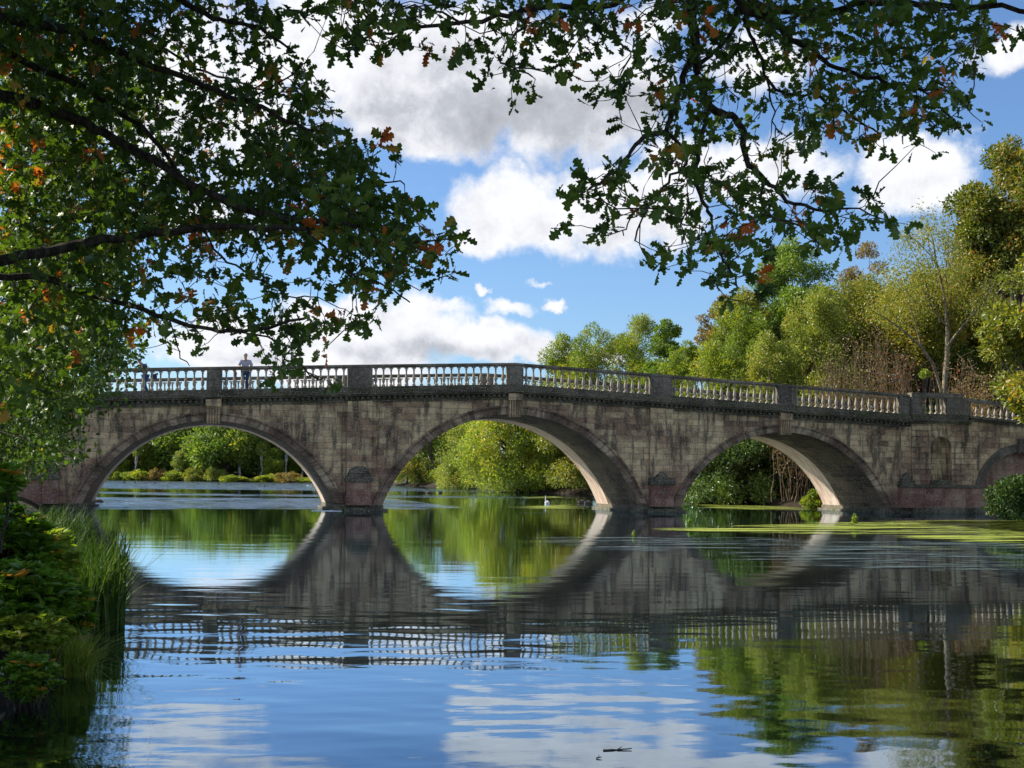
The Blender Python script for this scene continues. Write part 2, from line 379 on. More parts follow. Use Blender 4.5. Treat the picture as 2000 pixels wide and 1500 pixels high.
class MB:
    """mesh collector with box-projected UVs in metres"""
    def __init__(s): s.v = []; s.f = []; s.uv = []; s.sm = []
    def face(s, pts, uv=None, smooth=False):
        b = len(s.v); s.v += [tuple(p) for p in pts]; s.f.append(tuple(range(b, b+len(pts)))); s.sm.append(smooth)
        if uv is None:
            a, c, d = Vector(pts[0]), Vector(pts[1]), Vector(pts[2])
            n = (c-a).cross(d-a); ax = max(range(3), key=lambda i: abs(n[i]))
            if ax == 0: uv = [(p[1], p[2]) for p in pts]
            elif ax == 1: uv = [(p[0], p[2]) for p in pts]
            else: uv = [(p[0], p[1]) for p in pts]
        s.uv += list(uv)
    def box(s, x0, x1, y0, y1, z0, z1, z0b=None, z1b=None):
        """box; z0b/z1b are the heights at x1 when the box slopes"""
        z0b = z0 if z0b is None else z0b; z1b = z1 if z1b is None else z1b
        A = [(x0,y0,z0),(x1,y0,z0b),(x1,y1,z0b),(x0,y1,z0)]; B = [(x0,y0,z1),(x1,y0,z1b),(x1,y1,z1b),(x0,y1,z1)]
        s.face([A[0],A[1],B[1],B[0]]); s.face([A[1],A[2],B[2],B[1]]); s.face([A[2],A[3],B[3],B[2]]); s.face([A[3],A[0],B[0],B[3]])
        s.face([B[0],B[1],B[2],B[3]]); s.face([A[3],A[2],A[1],A[0]])
    def prism(s, poly, y0, y1, smooth=False):
        """poly in XZ (counter-clockwise seen from -Y), extruded y0 (front) to y1"""
        s.face([(x, y0, z) for x, z in poly])
        s.face([(x, y1, z) for x, z in reversed(poly)])
        n = len(poly)
        for i in range(n):
            a, b = poly[i], poly[(i+1) % n]
            s.face([(a[0],y0,a[1]),(a[0],y1,a[1]),(b[0],y1,b[1]),(b[0],y0,b[1])], smooth=smooth)
    def lathe(s, prof, c, seg=10, smooth=True, sx=1, sy=1):
        for i in range(len(prof)-1):
            (r0_, z0), (r1_, z1) = prof[i], prof[i+1]
            for k in range(seg):
                a, b = 2*pi*k/seg, 2*pi*(k+1)/seg
                s.face([(c[0]+sx*r0_*cos(a), c[1]+sy*r0_*sin(a), c[2]+z0), (c[0]+sx*r0_*cos(b), c[1]+sy*r0_*sin(b), c[2]+z0),
                        (c[0]+sx*r1_*cos(b), c[1]+sy*r1_*sin(b), c[2]+z1), (c[0]+sx*r1_*cos(a), c[1]+sy*r1_*sin(a), c[2]+z1)],
                       uv=[(k/seg, z0), ((k+1)/seg, z0), ((k+1)/seg, z1), (k/seg, z1)], smooth=smooth)
    def mesh(s, name, merge=False):
        me = bpy.data.meshes.new(name); me.from_pydata(s.v, [], s.f)
        uvl = me.uv_layers.new(name='UVMap'); uvl.data.foreach_set('uv', np.array(s.uv, dtype=np.float32).ravel())
        me.polygons.foreach_set('use_smooth', np.array(s.sm, dtype=bool))
        if merge:
            import bmesh
            bm = bmesh.new(); bm.from_mesh(me); bmesh.ops.remove_doubles(bm, verts=bm.verts, dist=1e-4); bm.to_mesh(me); bm.free()
        me.update(); return me
    def build(s, name, m, parent=None, merge=False, **k):
        return link(name, s.mesh(name, merge), m, parent, **k)

def np_mesh(name, V, F, tint=None, smooth=False, attr='tint'):
    """V (n,3), F (m,k) uniform polygons"""
    me = bpy.data.meshes.new(name)
    V = np.ascontiguousarray(V, dtype=np.float32); F = np.ascontiguousarray(F, dtype=np.int32)
    k = F.shape[1]
    me.vertices.add(len(V)); me.vertices.foreach_set('co', V.ravel())
    me.loops.add(F.size); me.loops.foreach_set('vertex_index', F.ravel())
    me.polygons.add(len(F)); me.polygons.foreach_set('loop_start', np.arange(0, F.size, k, dtype=np.int32))
    try: me.polygons.foreach_set('loop_total', np.full(len(F), k, dtype=np.int32))
    except Exception: pass
    me.polygons.foreach_set('use_smooth', np.full(len(F), smooth, dtype=bool))
    if tint is not None:
        a = me.attributes.new(attr, 'FLOAT', 'POINT'); a.data.foreach_set('value', np.ascontiguousarray(tint, dtype=np.float32))
    me.update(calc_edges=True); me.validate(); return me

# leaf templates: (verts, faces) in leaf space, x along the leaf, unit length
def tmpl_simple():       # two triangles folded on the midrib
    v = np.array([[0,0,0],[.45,.26,.07],[1,0,-.05],[.45,-.26,.07]]); return v, np.array([[0,2,1],[0,3,2]])
def tmpl_lance():
    v = np.array([[0,0,0],[.5,.17,.05],[1,0,-.1],[.5,-.17,.05]]); return v, np.array([[0,2,1],[0,3,2]])
def tmpl_oak():          # lobed outline, each half one six-sided fan of triangles
    out = [(0.0,0.03),(0.16,0.12),(0.26,0.06),(0.40,0.25),(0.50,0.13),(0.66,0.33),(0.76,0.16),(0.90,0.20),(1.0,0.0)]
    mid = [(0.0,0,0),(0.26,0,0.0),(0.5,0,-.015),(0.76,0,-.04),(1.0,0,-.09)]
    V = [list(m) for m in mid]; F = []
    for sgn in (1, -1):
        b = len(V)
        for x, y in out[:-1]: V.append([x, y*sgn, 0.35*y-0.07*x])
        idx = list(range(b, b+8))
        def tri(a, c, d): F.append([a, c, d] if sgn > 0 else [a, d, c])
        tri(0,1,idx[1]); tri(0,idx[1],idx[0]); tri(1,idx[2],idx[1]); tri(1,2,idx[2]); tri(2,idx[3],idx[2]); tri(2,idx[4],idx[3]); tri(2,3,idx[4])
        tri(3,idx[5],idx[4]); tri(3,idx[6],idx[5]); tri(3,4,idx[6]); tri(4,idx[7],idx[6])
    return np.array(V), np.array(F)
T_SIMPLE, T_LANCE, T_OAK = tmpl_simple(), tmpl_lance(), tmpl_oak()

def leaves(pos, dirs, size, tint, tmpl, wid=1.0, flat=0.0):
    """pos (n,3), dirs (n,3) leaf axis, size (n,), tint (n,) -> V, F, T"""
    n = len(pos); v, f = tmpl; k = len(v)
    d = dirs/np.linalg.norm(dirs, axis=1, keepdims=True)
    up = rng.normal(size=(n, 3)); up[:, 2] += flat
    s = np.cross(up, d); s /= np.linalg.norm(s, axis=1, keepdims=True)+1e-9
    u = np.cross(d, s)
    V = pos[:, None, :] + size[:, None, None]*(v[None, :, 0:1]*d[:, None, :] + wid*v[None, :, 1:2]*s[:, None, :] + v[None, :, 2:3]*u[:, None, :])
    Fx = f[None] + (np.arange(n)*k)[:, None, None]
    return V.reshape(-1, 3), Fx.reshape(-1, 3), np.repeat(tint, k)

def tubes(paths, sides=5):
    """paths: list of list of (point, radius) -> V, F quads"""
    V = []; F = []
    for pth in paths:
        if len(pth) < 2: continue
        P = np.array([p for p, r in pth]); R = [r for p, r in pth]
        b0 = len(V)
        for i in range(len(P)):
            t = P[min(i+1, len(P)-1)]-P[max(i-1, 0)]; t = t/(np.linalg.norm(t)+1e-9)
            a = np.array([0, 0, 1.0]) if abs(t[2]) < .9 else np.array([1.0, 0, 0])
            s = np.cross(a, t); s /= np.linalg.norm(s); u = np.cross(t, s)
            for k in range(sides):
                an = 2*pi*k/sides
                V.append(P[i]+R[i]*(cos(an)*s+sin(an)*u))
        for i in range(len(P)-1):
            for k in range(sides):
                a = b0+i*sides+k; b = b0+i*sides+(k+1) % sides
                F.append([a, b, b+sides, a+sides])
    return np.array(V), np.array(F)

def curve_path(a, b, ra, rb, n=6, sag=0.0, wob=0.05):
    a = np.array(a, float); b = np.array(b, float); L = np.linalg.norm(b-a)
    out = []; off = np.zeros(3)
    for i in range(n+1):
        t = i/n
        off = off + (rng.normal(size=3)*wob*L/n if 0 < i < n else 0)
        p = a+(b-a)*t+off*(1-t)*2*min(1, t*3)+np.array([0, 0, sag*L*4*t*(1-t)])
        out.append((p, ra+(rb-ra)*t))
    return out

# ------------------------------------------------------------ water and ground
def build_water():
    ys = np.concatenate([np.array([0.45, 0.8, 1.4, 2.5]), np.arange(4, 400, 0.9), np.arange(400, 1150, 1.3), np.array([1300, 1600, 2100, 3500, 8000])])
    R = (FPX*CAMH/ys)[::-1]
    A = np.radians(np.concatenate([np.arange(-180, -28, 6.0), np.arange(-28, 56, 0.17), np.arange(56, 180, 6.0)]))
    RR, AA = np.meshgrid(R, A, indexing='ij')
    X = RR*np.sin(AA); Y = RR*np.cos(AA)
    dr = np.gradient(R)[:, None]
    dlat = RR*radians(0.17)
    H = np.zeros_like(X)
    ra = np.random.default_rng(5)
    # gentle amplitude patches
    patch = 0.75+0.35*np.sin(X*0.21+Y*0.13+1)+0.25*np.sin(Y*0.42-X*0.1)
    patch = np.clip(patch, 0.25, 1.5)
    near = (1.0+0.40*np.clip((RR-8.5)/3.0, 0, 1))*(1-0.72*np.clip((RR-14.5)/5, 0, 1))
    for i in range(64):
        lam = 0.16*(1.055**i)*(1+0.1*ra.random())
        th = YAW + radians(ra.normal()*22) + (0 if i % 3 else radians(9))
        k = 2*pi/lam
        sl = 0.0017*(1.0 if lam < 1.6 else 0.6)*(0.35 if lam < 0.3 else 1.0)
        fade = np.clip((lam/(np.maximum(dr, 1e-3)))/3.0-0.7, 0, 1)*np.clip(lam/np.maximum(dlat, 1e-3)/1.5-0.5, 0, 1)
        H += sl/k*np.sin(k*(X*sin(th)+Y*cos(th))+ra.random()*7 + 0.6*np.sin(X*0.5+i))*fade
    for i in range(9):
        lam = 1.1+0.28*i; th = YAW+radians(ra.normal()*14+6); k = 2*pi/lam
        H += 0.0013/k*np.sin(k*(X*sin(th)+Y*cos(th))+ra.random()*7+1.4*np.sin(X*0.33+Y*0.1+i))*np.clip((19-RR)/6, 0, 1)
    H *= patch*near
    V = np.stack([X, Y, H], -1).reshape(-1, 3)
    nr, na = len(R), len(A)
    i = np.arange(nr-1)[:, None]; j = np.arange(na)[None, :]; j2 = (j+1) % na
    F = np.stack([i*na+j+0*i, (i+1)*na+j, (i+1)*na+j2, i*na+j2+0*i], -1).reshape(-1, 4)
    F = F[:, ::-1]
    link('water', np_mesh('water', V, F, smooth=True), 'lake_water', kind='structure')
build_water()

def shore_pt(x, depth):
    d = ray(x, 900); return (d[0]*depth, d[1]*depth)
LAKE = [(-2.6,-6),(-2.3,3.5)] + [tuple(on_water(x, y)[:2]) for x, y in ((-190,1420),(-90,1350),(40,1300),(120,1270),(185,1240),(190,1160),(165,1100),(110,1040))] + \
       [(-7.0,60),(-7.2,63),(-7.0,70.2)] + [(-14,82),(-26,110),(-45,170),(-70,240)] + [shore_pt(x, d) for x, d in ((60,312),(220,316),(420,304),(600,296),(700,270),(800,228),(930,205),(950,158),(1060,143),(1150,138),(1250,108),(1340,91),(1450,88),(1540,83),(1620,79))] + \
       [(43,76),(44,70.5),(46.2,62.8),(49,58),(60,40),(66,10),(60,-6)]
def poly_sd(X, Y, poly):
    """signed distance, negative inside"""
    P = np.array(poly); n = len(P); d = np.full(X.shape, 1e9); inside = np.zeros(X.shape, bool)
    for i in range(n):
        a = P[i]; b = P[(i+1) % n]; ex, ey = b-a; L2 = ex*ex+ey*ey+1e-12
        t = np.clip(((X-a[0])*ex+(Y-a[1])*ey)/L2, 0, 1)
        d = np.minimum(d, np.hypot(X-a[0]-t*ex, Y-a[1]-t*ey))
        c = ((a[1] > Y) != (b[1] > Y)) & (X < (b[0]-a[0])*(Y-a[1])/((b[1]-a[1]) if abs(b[1]-a[1]) > 1e-9 else 1e-9)+a[0])
        inside ^= c
    return np.where(inside, -d, d)
def gnoise(X, Y):
    return 0.5*np.sin(X*0.31+1.3*np.sin(Y*0.17))+0.3*np.sin(Y*0.53+X*0.21+2)+0.2*np.sin(X*1.3-Y*0.9)
def ground_z(X, Y):
    X = np.asarray(X, float); Y = np.asarray(Y, float)
    sdv = poly_sd(X, Y, LAKE)
    z = np.where(sdv < 0, -np.minimum(1.6, 0.05-sdv*0.6), 0.10+0.38*np.clip(sdv/1.0, 0, 1)+1.6*np.clip(sdv/25, 0, 1)+3.0*np.clip((sdv-25)/200, 0, 1))
    return z + 0.10*gnoise(X, Y)*np.clip(sdv*2, 0, 1)
def build_ground():
    xs = np.concatenate([-np.geomspace(4500, 140, 16), np.arange(-130, -14, 5.0), np.arange(-14, 8, 0.45), np.arange(8, 40, 2.0), np.arange(40, 130, 2.5), np.geomspace(140, 4500, 16)])
    ys = np.concatenate([-np.geomspace(4500, 40, 10), np.arange(-30, 4, 3), np.arange(4, 26, 0.45), np.arange(26, 100, 1.5), np.arange(100, 400, 4.0), np.geomspace(420, 5500, 14)])
    X, Y = np.meshgrid(xs, ys, indexing='ij')
    Z = ground_z(X, Y)
    V = np.stack([X, Y, Z], -1).reshape(-1, 3); nx, ny = len(xs), len(ys)
    i = np.arange(nx-1)[:, None]; j = np.arange(ny-1)[None, :]
    F = np.stack([i*ny+j, (i+1)*ny+j, (i+1)*ny+j+1, i*ny+j+1], -1).reshape(-1, 4)
    link('ground', np_mesh('ground', V, F, smooth=True), 'ground_soil', kind='structure')
build_ground()

# floating weed sheets
def weed_patch(name, polys, m, label, cat, z=0.022, cell=0.35, soft=2.2):
    Vs = []; Fs = []; Es = []; off = 0
    for pl in polys:
        W_ = [on_water(x, y)[:2] for x, y in pl]
        P = np.array(W_); x0, y0 = P.min(0)-0.5; x1, y1 = P.max(0)+0.5
        nx = max(3, int((x1-x0)/cell)); ny = max(3, int((y1-y0)/cell))
        X, Y = np.meshgrid(np.linspace(x0, x1, nx), np.linspace(y0, y1, ny), indexing='ij')
        sdv = poly_sd(X, Y, W_)
        E_ = np.clip(-sdv/soft, -1, 1)
        i = np.arange(nx-1)[:, None]; j = np.arange(ny-1)[None, :]
        F = np.stack([i*ny+j, (i+1)*ny+j, (i+1)*ny+j+1, i*ny+j+1], -1).reshape(-1, 4)
        ev = E_.ravel(); keep = (ev[F].max(1) > -0.6); F = F[keep]
        Vs.append(np.stack([X, Y, np.full_like(X, z)], -1).reshape(-1, 3)); Fs.append(F+off); Es.append(ev); off += X.size
    me = np_mesh(name, np.concatenate(Vs), np.concatenate(Fs), np.concatenate(Es), attr='edge')
    link(name, me, m, label=label, cat=cat, kind='stuff')
weed_patch('duckweed', [[(1190,1033),(1290,1027),(1450,1022),(1660,1017),(1800,1014),(2120,1014),(2150,1085),(1900,1066),(1700,1050),(1500,1045),(1300,1042)],[(1700,1018),(1800,1015),(2120,1016),(2130,1048),(1900,1040)],
                        [(1332,984),(1480,986),(1610,992),(1648,1000),(1500,999),(1336,993)],
                        [(940,992),(1060,985),(1165,985),(1175,996),(1060,997)],
                        [(1840,1140),(2060,1118),(2110,1150),(1960,1156)],
                        [(1500,1058),(1900,1070),(2050,1090),(1800,1080)],
                        [(620,1009),(700,1006),(740,1011),(690,1014)], [(1030,1022),(1150,1018),(1180,1024),(1060,1027)], [(980,971),(1100,968),(1140,973),(1010,975)]],
           'duckweed', 'bright yellow green duckweed carpet floating on the lake beside the bridge', 'duckweed')
weed_patch('pond_weed', [[(960,1046),(1300,1044),(2100,1060),(2200,1125),(1850,1130),(1500,1108),(1250,1085),(1000,1066)], [(960,1000),(1150,1000),(1120,1006),(980,1006)]],
           'pond_film', 'dull blue grey film of pond weed floating in front of the bridge', 'pond weed', z=0.014, cell=0.5, soft=1.5)

# ------------------------------------------------------------ the bridge
XC = 15.65; YF = 63.0; YB = 70.0
def RAIL(x):
    d = abs(x-XC); return 7.69-0.0425*d-0.00015*d*d
BR = empty('stone_bridge', (XC, 66.5, 0), label='long weathered sandstone bridge of three wide arches with a balustrade, crossing the lake', cat='bridge')
OFF = Vector((-XC, -66.5, 0))
def bpart(mb, name, m, parent=None, merge=False, **k):
    o = mb.build(name, m, parent or BR, merge, **k)
    if parent is None: o.location = OFF
    return o
ARCH = [dict(c=0.50, ri=5.98, ro=6.50, zi=4.36, zo=4.78), dict(c=XC, ri=6.78, ro=7.30, zi=5.0, zo=5.48), dict(c=30.90, ri=6.03, ro=6.55, zi=4.36, zo=4.79)]
SP = 0.30
def arc(c, half, crown, n=48, sp=SP):
    rise = crown-sp; Rr = (half*half+rise*rise)/(2*rise); cz = crown-Rr
    a0 = math.asin(min(1, half/Rr))
    if rise > half: a0 = pi-a0
    return [(c+Rr*sin(t), cz+Rr*cos(t)) for t in np.linspace(-a0, a0, n+1)], Rr, a0
# spandrel walls, front and back, with a deck between
def low_z(x):
    for a in ARCH:
        if abs(x-a['c']) < a['ri']:
            rise = a['zi']-SP; Rr = (a['ri']**2+rise**2)/(2*rise)
            return a['zi']-Rr+sqrt(max(0, Rr*Rr-(x-a['c'])**2))
    return SP
XL, XR = -7.24, 38.54
xs = sorted(set([XL, XR]+[round(float(a['c']+s), 5) for a in ARCH for s in np.linspace(-a['ri'], a['ri'], 49)]+[XC]+list(np.arange(-7, 38.5, 1.7))))
w = MB()
w.prism([(XL, SP), (XL+.01, SP), (XL+.01, 5.0), (XL, 5.0)], YF+.001, YB-.001)
for a, b in zip(xs[:-1], xs[1:]):
    za, zb = low_z(a), low_z(b)
    ta, tb = RAIL(a)-1.60, RAIL(b)-1.60
    for y, flip in ((YF, False), (YB, True)):
        pts = [(a, y, za), (b, y, zb), (b, y, tb), (a, y, ta)]
        w.face(pts[::-1] if flip else pts)
bpart(w, 'spandrel_wall', 'wall_stone')
dk = MB()
for a, b in zip(xs[:-1], xs[1:]):
    dk.face([(a, YF+.3, RAIL(a)-1.18), (b, YF+.3, RAIL(b)-1.18), (b, YB-.3, RAIL(b)-1.18), (a, YB-.3, RAIL(a)-1.18)])
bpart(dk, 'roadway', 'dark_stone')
for a in ARCH:
    # vault underside
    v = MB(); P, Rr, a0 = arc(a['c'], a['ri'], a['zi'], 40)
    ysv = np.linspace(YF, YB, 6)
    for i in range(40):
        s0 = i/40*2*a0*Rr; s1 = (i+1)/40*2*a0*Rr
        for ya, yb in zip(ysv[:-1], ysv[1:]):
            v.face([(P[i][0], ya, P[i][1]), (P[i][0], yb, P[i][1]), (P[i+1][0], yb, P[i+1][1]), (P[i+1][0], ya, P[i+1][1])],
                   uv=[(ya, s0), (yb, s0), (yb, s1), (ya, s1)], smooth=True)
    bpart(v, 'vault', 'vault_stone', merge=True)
    # moulded arch ring, proud of the wall on both faces
    for side in (0, 1):
        r = MB(); n = 56
        Pi, Ri, ai = arc(a['c'], a['ri'], a['zi'], n); Po, Ro, ao = arc(a['c'], a['ro'], a['zo'], n)
        prof = [(0.0, -0.001), (0.0, .05), (0.06, .05), (0.06, .075), (0.70, .085), (0.70, .05), (0.78, .05), (0.78, .13), (0.90, .15), (0.94, .11), (1.0, .11), (1.0, -0.001)]
        for i in range(n):
            for (f0, d0), (f1, d1) in zip(prof[:-1], prof[1:]):
                q = []; uvq = []
                for idx, f, d in ((i, f0, d0), (i+1, f0, d0), (i+1, f1, d1), (i, f1, d1)):
                    x = Pi[idx][0]*(1-f)+Po[idx][0]*f; z = Pi[idx][1]*(1-f)+Po[idx][1]*f
                    y = YF-d if side == 0 else YB+d
                    q.append((x, y, z)); uvq.append((idx/n*2*ao*Ro, f*0.55))
                r.face(q if side == 0 else q[::-1], uv=uvq if side == 0 else uvq[::-1])
        bpart(r, 'arch_ring', 'ring_stone')
    # keystone: fluted console
    k = MB(); hw = 0.33; zt = RAIL(a['c'])-1.62; zb = a['zi']-0.13
    k.box(a['c']-hw-.04, a['c']+hw+.04, YF-.34, YF+.02, zt-.34, zt+.05)
    k.box(a['c']-hw, a['c']+hw, YF-.20, YF+.02, zb+.03, zt-.34)
    for q in range(5):
        x = a['c']-hw+.07+q*(2*hw-.14)/4
        pr = [(x+.055*cos(t), .07*sin(t)) for t in np.linspace(0, pi, 7)]
        for (xa, da), (xb, db) in zip(pr[:-1], pr[1:]):
            k.face([(xa, YF-.20-da, zb), (xa, YF-.20-da, zt-.36), (xb, YF-.20-db, zt-.36), (xb, YF-.20-db, zb)], smooth=True)
        k.face([(px_, YF-.20-d_, zb) for px_, d_ in pr]); k.face([(px_, YF-.20-d_, zt-.36) for px_, d_ in reversed(pr)])
    bpart(k, 'keystone', 'wall_stone')
# piers in the water
PIERS = [(ARCH[0]['c']+ARCH[0]['ri'], ARCH[1]['c']-ARCH[1]['ri']), (ARCH[1]['c']+ARCH[1]['ri'], ARCH[2]['c']-ARCH[2]['ri'])]
for (x0, x1) in PIERS:
    p = MB()
    p.box(x0-.03, x1+.03, YF-.14, YB+.14, -1.8, SP-.002)
    p.box(x0-.22, x1+.22, YF-.32, YB+.32, -1.9, 0.10)
    p.box(x0+.42, x1-.42, YF-.62, YF-.33, -1.9, 0.16)
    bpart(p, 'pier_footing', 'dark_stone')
for sgn, e in ((-1, ARCH[0]['c']-ARCH[0]['ri']), (1, ARCH[2]['c']+ARCH[2]['ri'])):
    p = MB(); X2 = XC+sgn*(38.54-XC)
    a_, b_ = sorted((e, X2)); p.box(a_ - (.03 if sgn > 0 else 0), b_ + (.03 if sgn < 0 else 0), YF-.14, YB+.14, -1.8, SP-.002)
    a_, b_ = sorted((e-sgn*.22, X2)); p.box(a_, b_, YF-.32, YB+.32, -1.9, 0.10)
    bpart(p, 'abutment_footing', 'dark_stone')
# pilasters with capped pedestals
for i, (x0, x1) in enumerate(((7.02, 8.26), (23.06, 24.33), (37.87, 38.52), (-7.22, -6.57))):
    p = MB(); p.box(x0, x1, YF-.24, YF+.01, 1.80, RAIL(x0)-1.84, None, RAIL(x1)-1.84)
    bpart(p, 'pilaster', 'wall_stone')
    d = MB(); c = (x0+x1)/2; hwid = 0.62 if i < 2 else 0.36; c = c if i < 2 else (x0+.33 if i == 2 else x1-.33)
    d.box(c-hwid, c+hwid, YF-.46, YF+.01, SP-.01, 1.45)
    bpart(d, 'pedestal_block', 'red_stone')
    d = MB(); d.box(c-hwid-.08, c+hwid+.08, YF-.56, YF+.01, 1.45, 1.62); d.box(c-hwid-.03, c+hwid+.03, YF-.50, YF+.01, 1.62, 1.78)
    n = 12
    if i != 1:   # rounded hood
        for a_ in range(n):
            for e_ in range(5):
                def sp_(ai, ei):
                    al = pi*ai/n; el_ = (pi/2)*ei/5
                    return (c-hwid*cos(al)*cos(el_), YF-.14-.34*sin(al)*cos(el_), 1.78+.50*sin(el_))
                d.face([sp_(a_, e_), sp_(a_+1, e_), sp_(a_+1, e_+1), sp_(a_, e_+1)], smooth=True)
    else:        # pointed hood of three slopes
        ap = (c, YF-.14, 2.30); q = [(c-hwid, YF-.14, 1.78), (c-hwid*.45, YF-.46, 1.78), (c+hwid*.45, YF-.46, 1.78), (c+hwid, YF-.14, 1.78)]
        for a_, b_ in zip(q[:-1], q[1:]): d.face([a_, b_, ap])
    bpart(d, 'pedestal_hood', 'moss_stone')
# cornice, dentils, parapet base: follow the slope of the rail
def run(mb, x0, x1, y0, y1, lo, hi, seg=4.0, rail=RAIL):
    n = max(1, int(round((x1-x0)/seg)))
    pts = [x0+(x1-x0)*i/n for i in range(n+1)]
    if x0 < XC < x1: pts = sorted(set(pts+[XC]))
    for a, b in zip(pts[:-1], pts[1:]):
        mb.box(a, b, y0, y1, rail(a)-lo, rail(a)-hi, rail(b)-lo, rail(b)-hi)
for side, (s, y) in enumerate(((-1, YF), (1, YB))):
    def yy(p, q):   # p proud, q inset
        return (y-p, y+q) if s < 0 else (y-q, y+p)
    c = MB()
    run(c, XL, XR, *yy(.10, .3), 1.88, 1.60)
    run(c, XL, XR, *yy(.34, .3), 1.60, 1.52)
    run(c, XL, XR, *yy(.42, .3), 1.52, 1.44)
    xd = XL+.1
    while xd < XR-.1:
        if not any(abs(xd+.06-a['c']) < .5 for a in ARCH):
            c.box(xd, xd+.13, *yy(.24, -.10), RAIL(xd)-1.74, RAIL(xd)-1.602)
        xd += 0.27
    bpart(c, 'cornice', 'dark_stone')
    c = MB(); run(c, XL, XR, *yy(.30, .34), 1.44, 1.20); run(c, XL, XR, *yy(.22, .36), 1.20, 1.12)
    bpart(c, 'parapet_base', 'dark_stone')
PED = [(-7.22,-6.57),(0.16,0.90),(7.03,8.26),(15.25,16.10),(23.11,24.33),(30.48,31.44),(37.87,38.52)]
BP = [(0.0,0),(.115,0),(.115,.07),(.070,.075),(.080,.10),(.050,.125),(.046,.17),(.070,.22),(.090,.30),(.088,.38),(.066,.47),(.046,.58),(.038,.68),(.042,.74),(.060,.76),(.046,.79),(.055,.82),(.085,.85),(.105,.90),(0.0,.90)]
bal_me = None
def baluster_mesh():
    m_ = MB(); sq = .088
    m_.box(-sq, sq, -sq, sq, 0, .07)
    m_.lathe([(r_, z_) for r_, z_ in BP if .07 < z_ < .84], (0, 0, 0), 12)
    m_.box(-sq, sq, -sq, sq, .835, .905)
    return m_.mesh('baluster')
bal_me = baluster_mesh(); bal_me.materials.append(MATS['baluster_stone'])
YPF, YPB = YF+.05, YB-.05
rails = []
for s, yc in ((0, YPF), (1, YPB)):
    r_ = MB()
    run(r_, XL, XR, yc-.19, yc+.19, .115, .035); run(r_, XL, XR, yc-.15, yc+.15, .165, .115); run(r_, XL, XR, yc-.14, yc+.14, .035, 0.0)
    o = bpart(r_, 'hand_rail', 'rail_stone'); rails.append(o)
    for (x0, x1) in PED:
        p = MB(); p.box(x0, x1, yc-.20, yc+.20, RAIL(x0)-1.121, RAIL(x0)-.166, RAIL(x1)-1.121, RAIL(x1)-.166)
        p.box(x0+.09, x1-.09, yc-.225, yc+.225, RAIL(x0)-1.02, RAIL(x0)-.27, RAIL(x1)-1.02, RAIL(x1)-.27)
        bpart(p, 'rail_pedestal', 'rail_stone')
bal_n = 0
far_b = []
def put_baluster(x, yc, z, h):
    global bal_n
    o = bpy.data.objects.new('baluster', bal_me); COL.objects.link(o); o.parent = BR
    o.location = (x-XC, yc-66.5, z); o.scale = (1, 1, h/.905); o.rotation_euler = (0, 0, random.uniform(-.04, .04)); bal_n += 1
for (a, b) in zip(PED[:-1], PED[1:]):
    L = b[0]-a[1]; n = int(round(L/.39))
    for i in range(n):
        x = a[1]+L*(i+.5)/n
        if x > -5.25: put_baluster(x, YPF, RAIL(x)-1.12, .955)
        else: far_b.append((x, YPF, RAIL(x)-1.12))
        far_b.append((x, YPB, RAIL(x)-1.12))
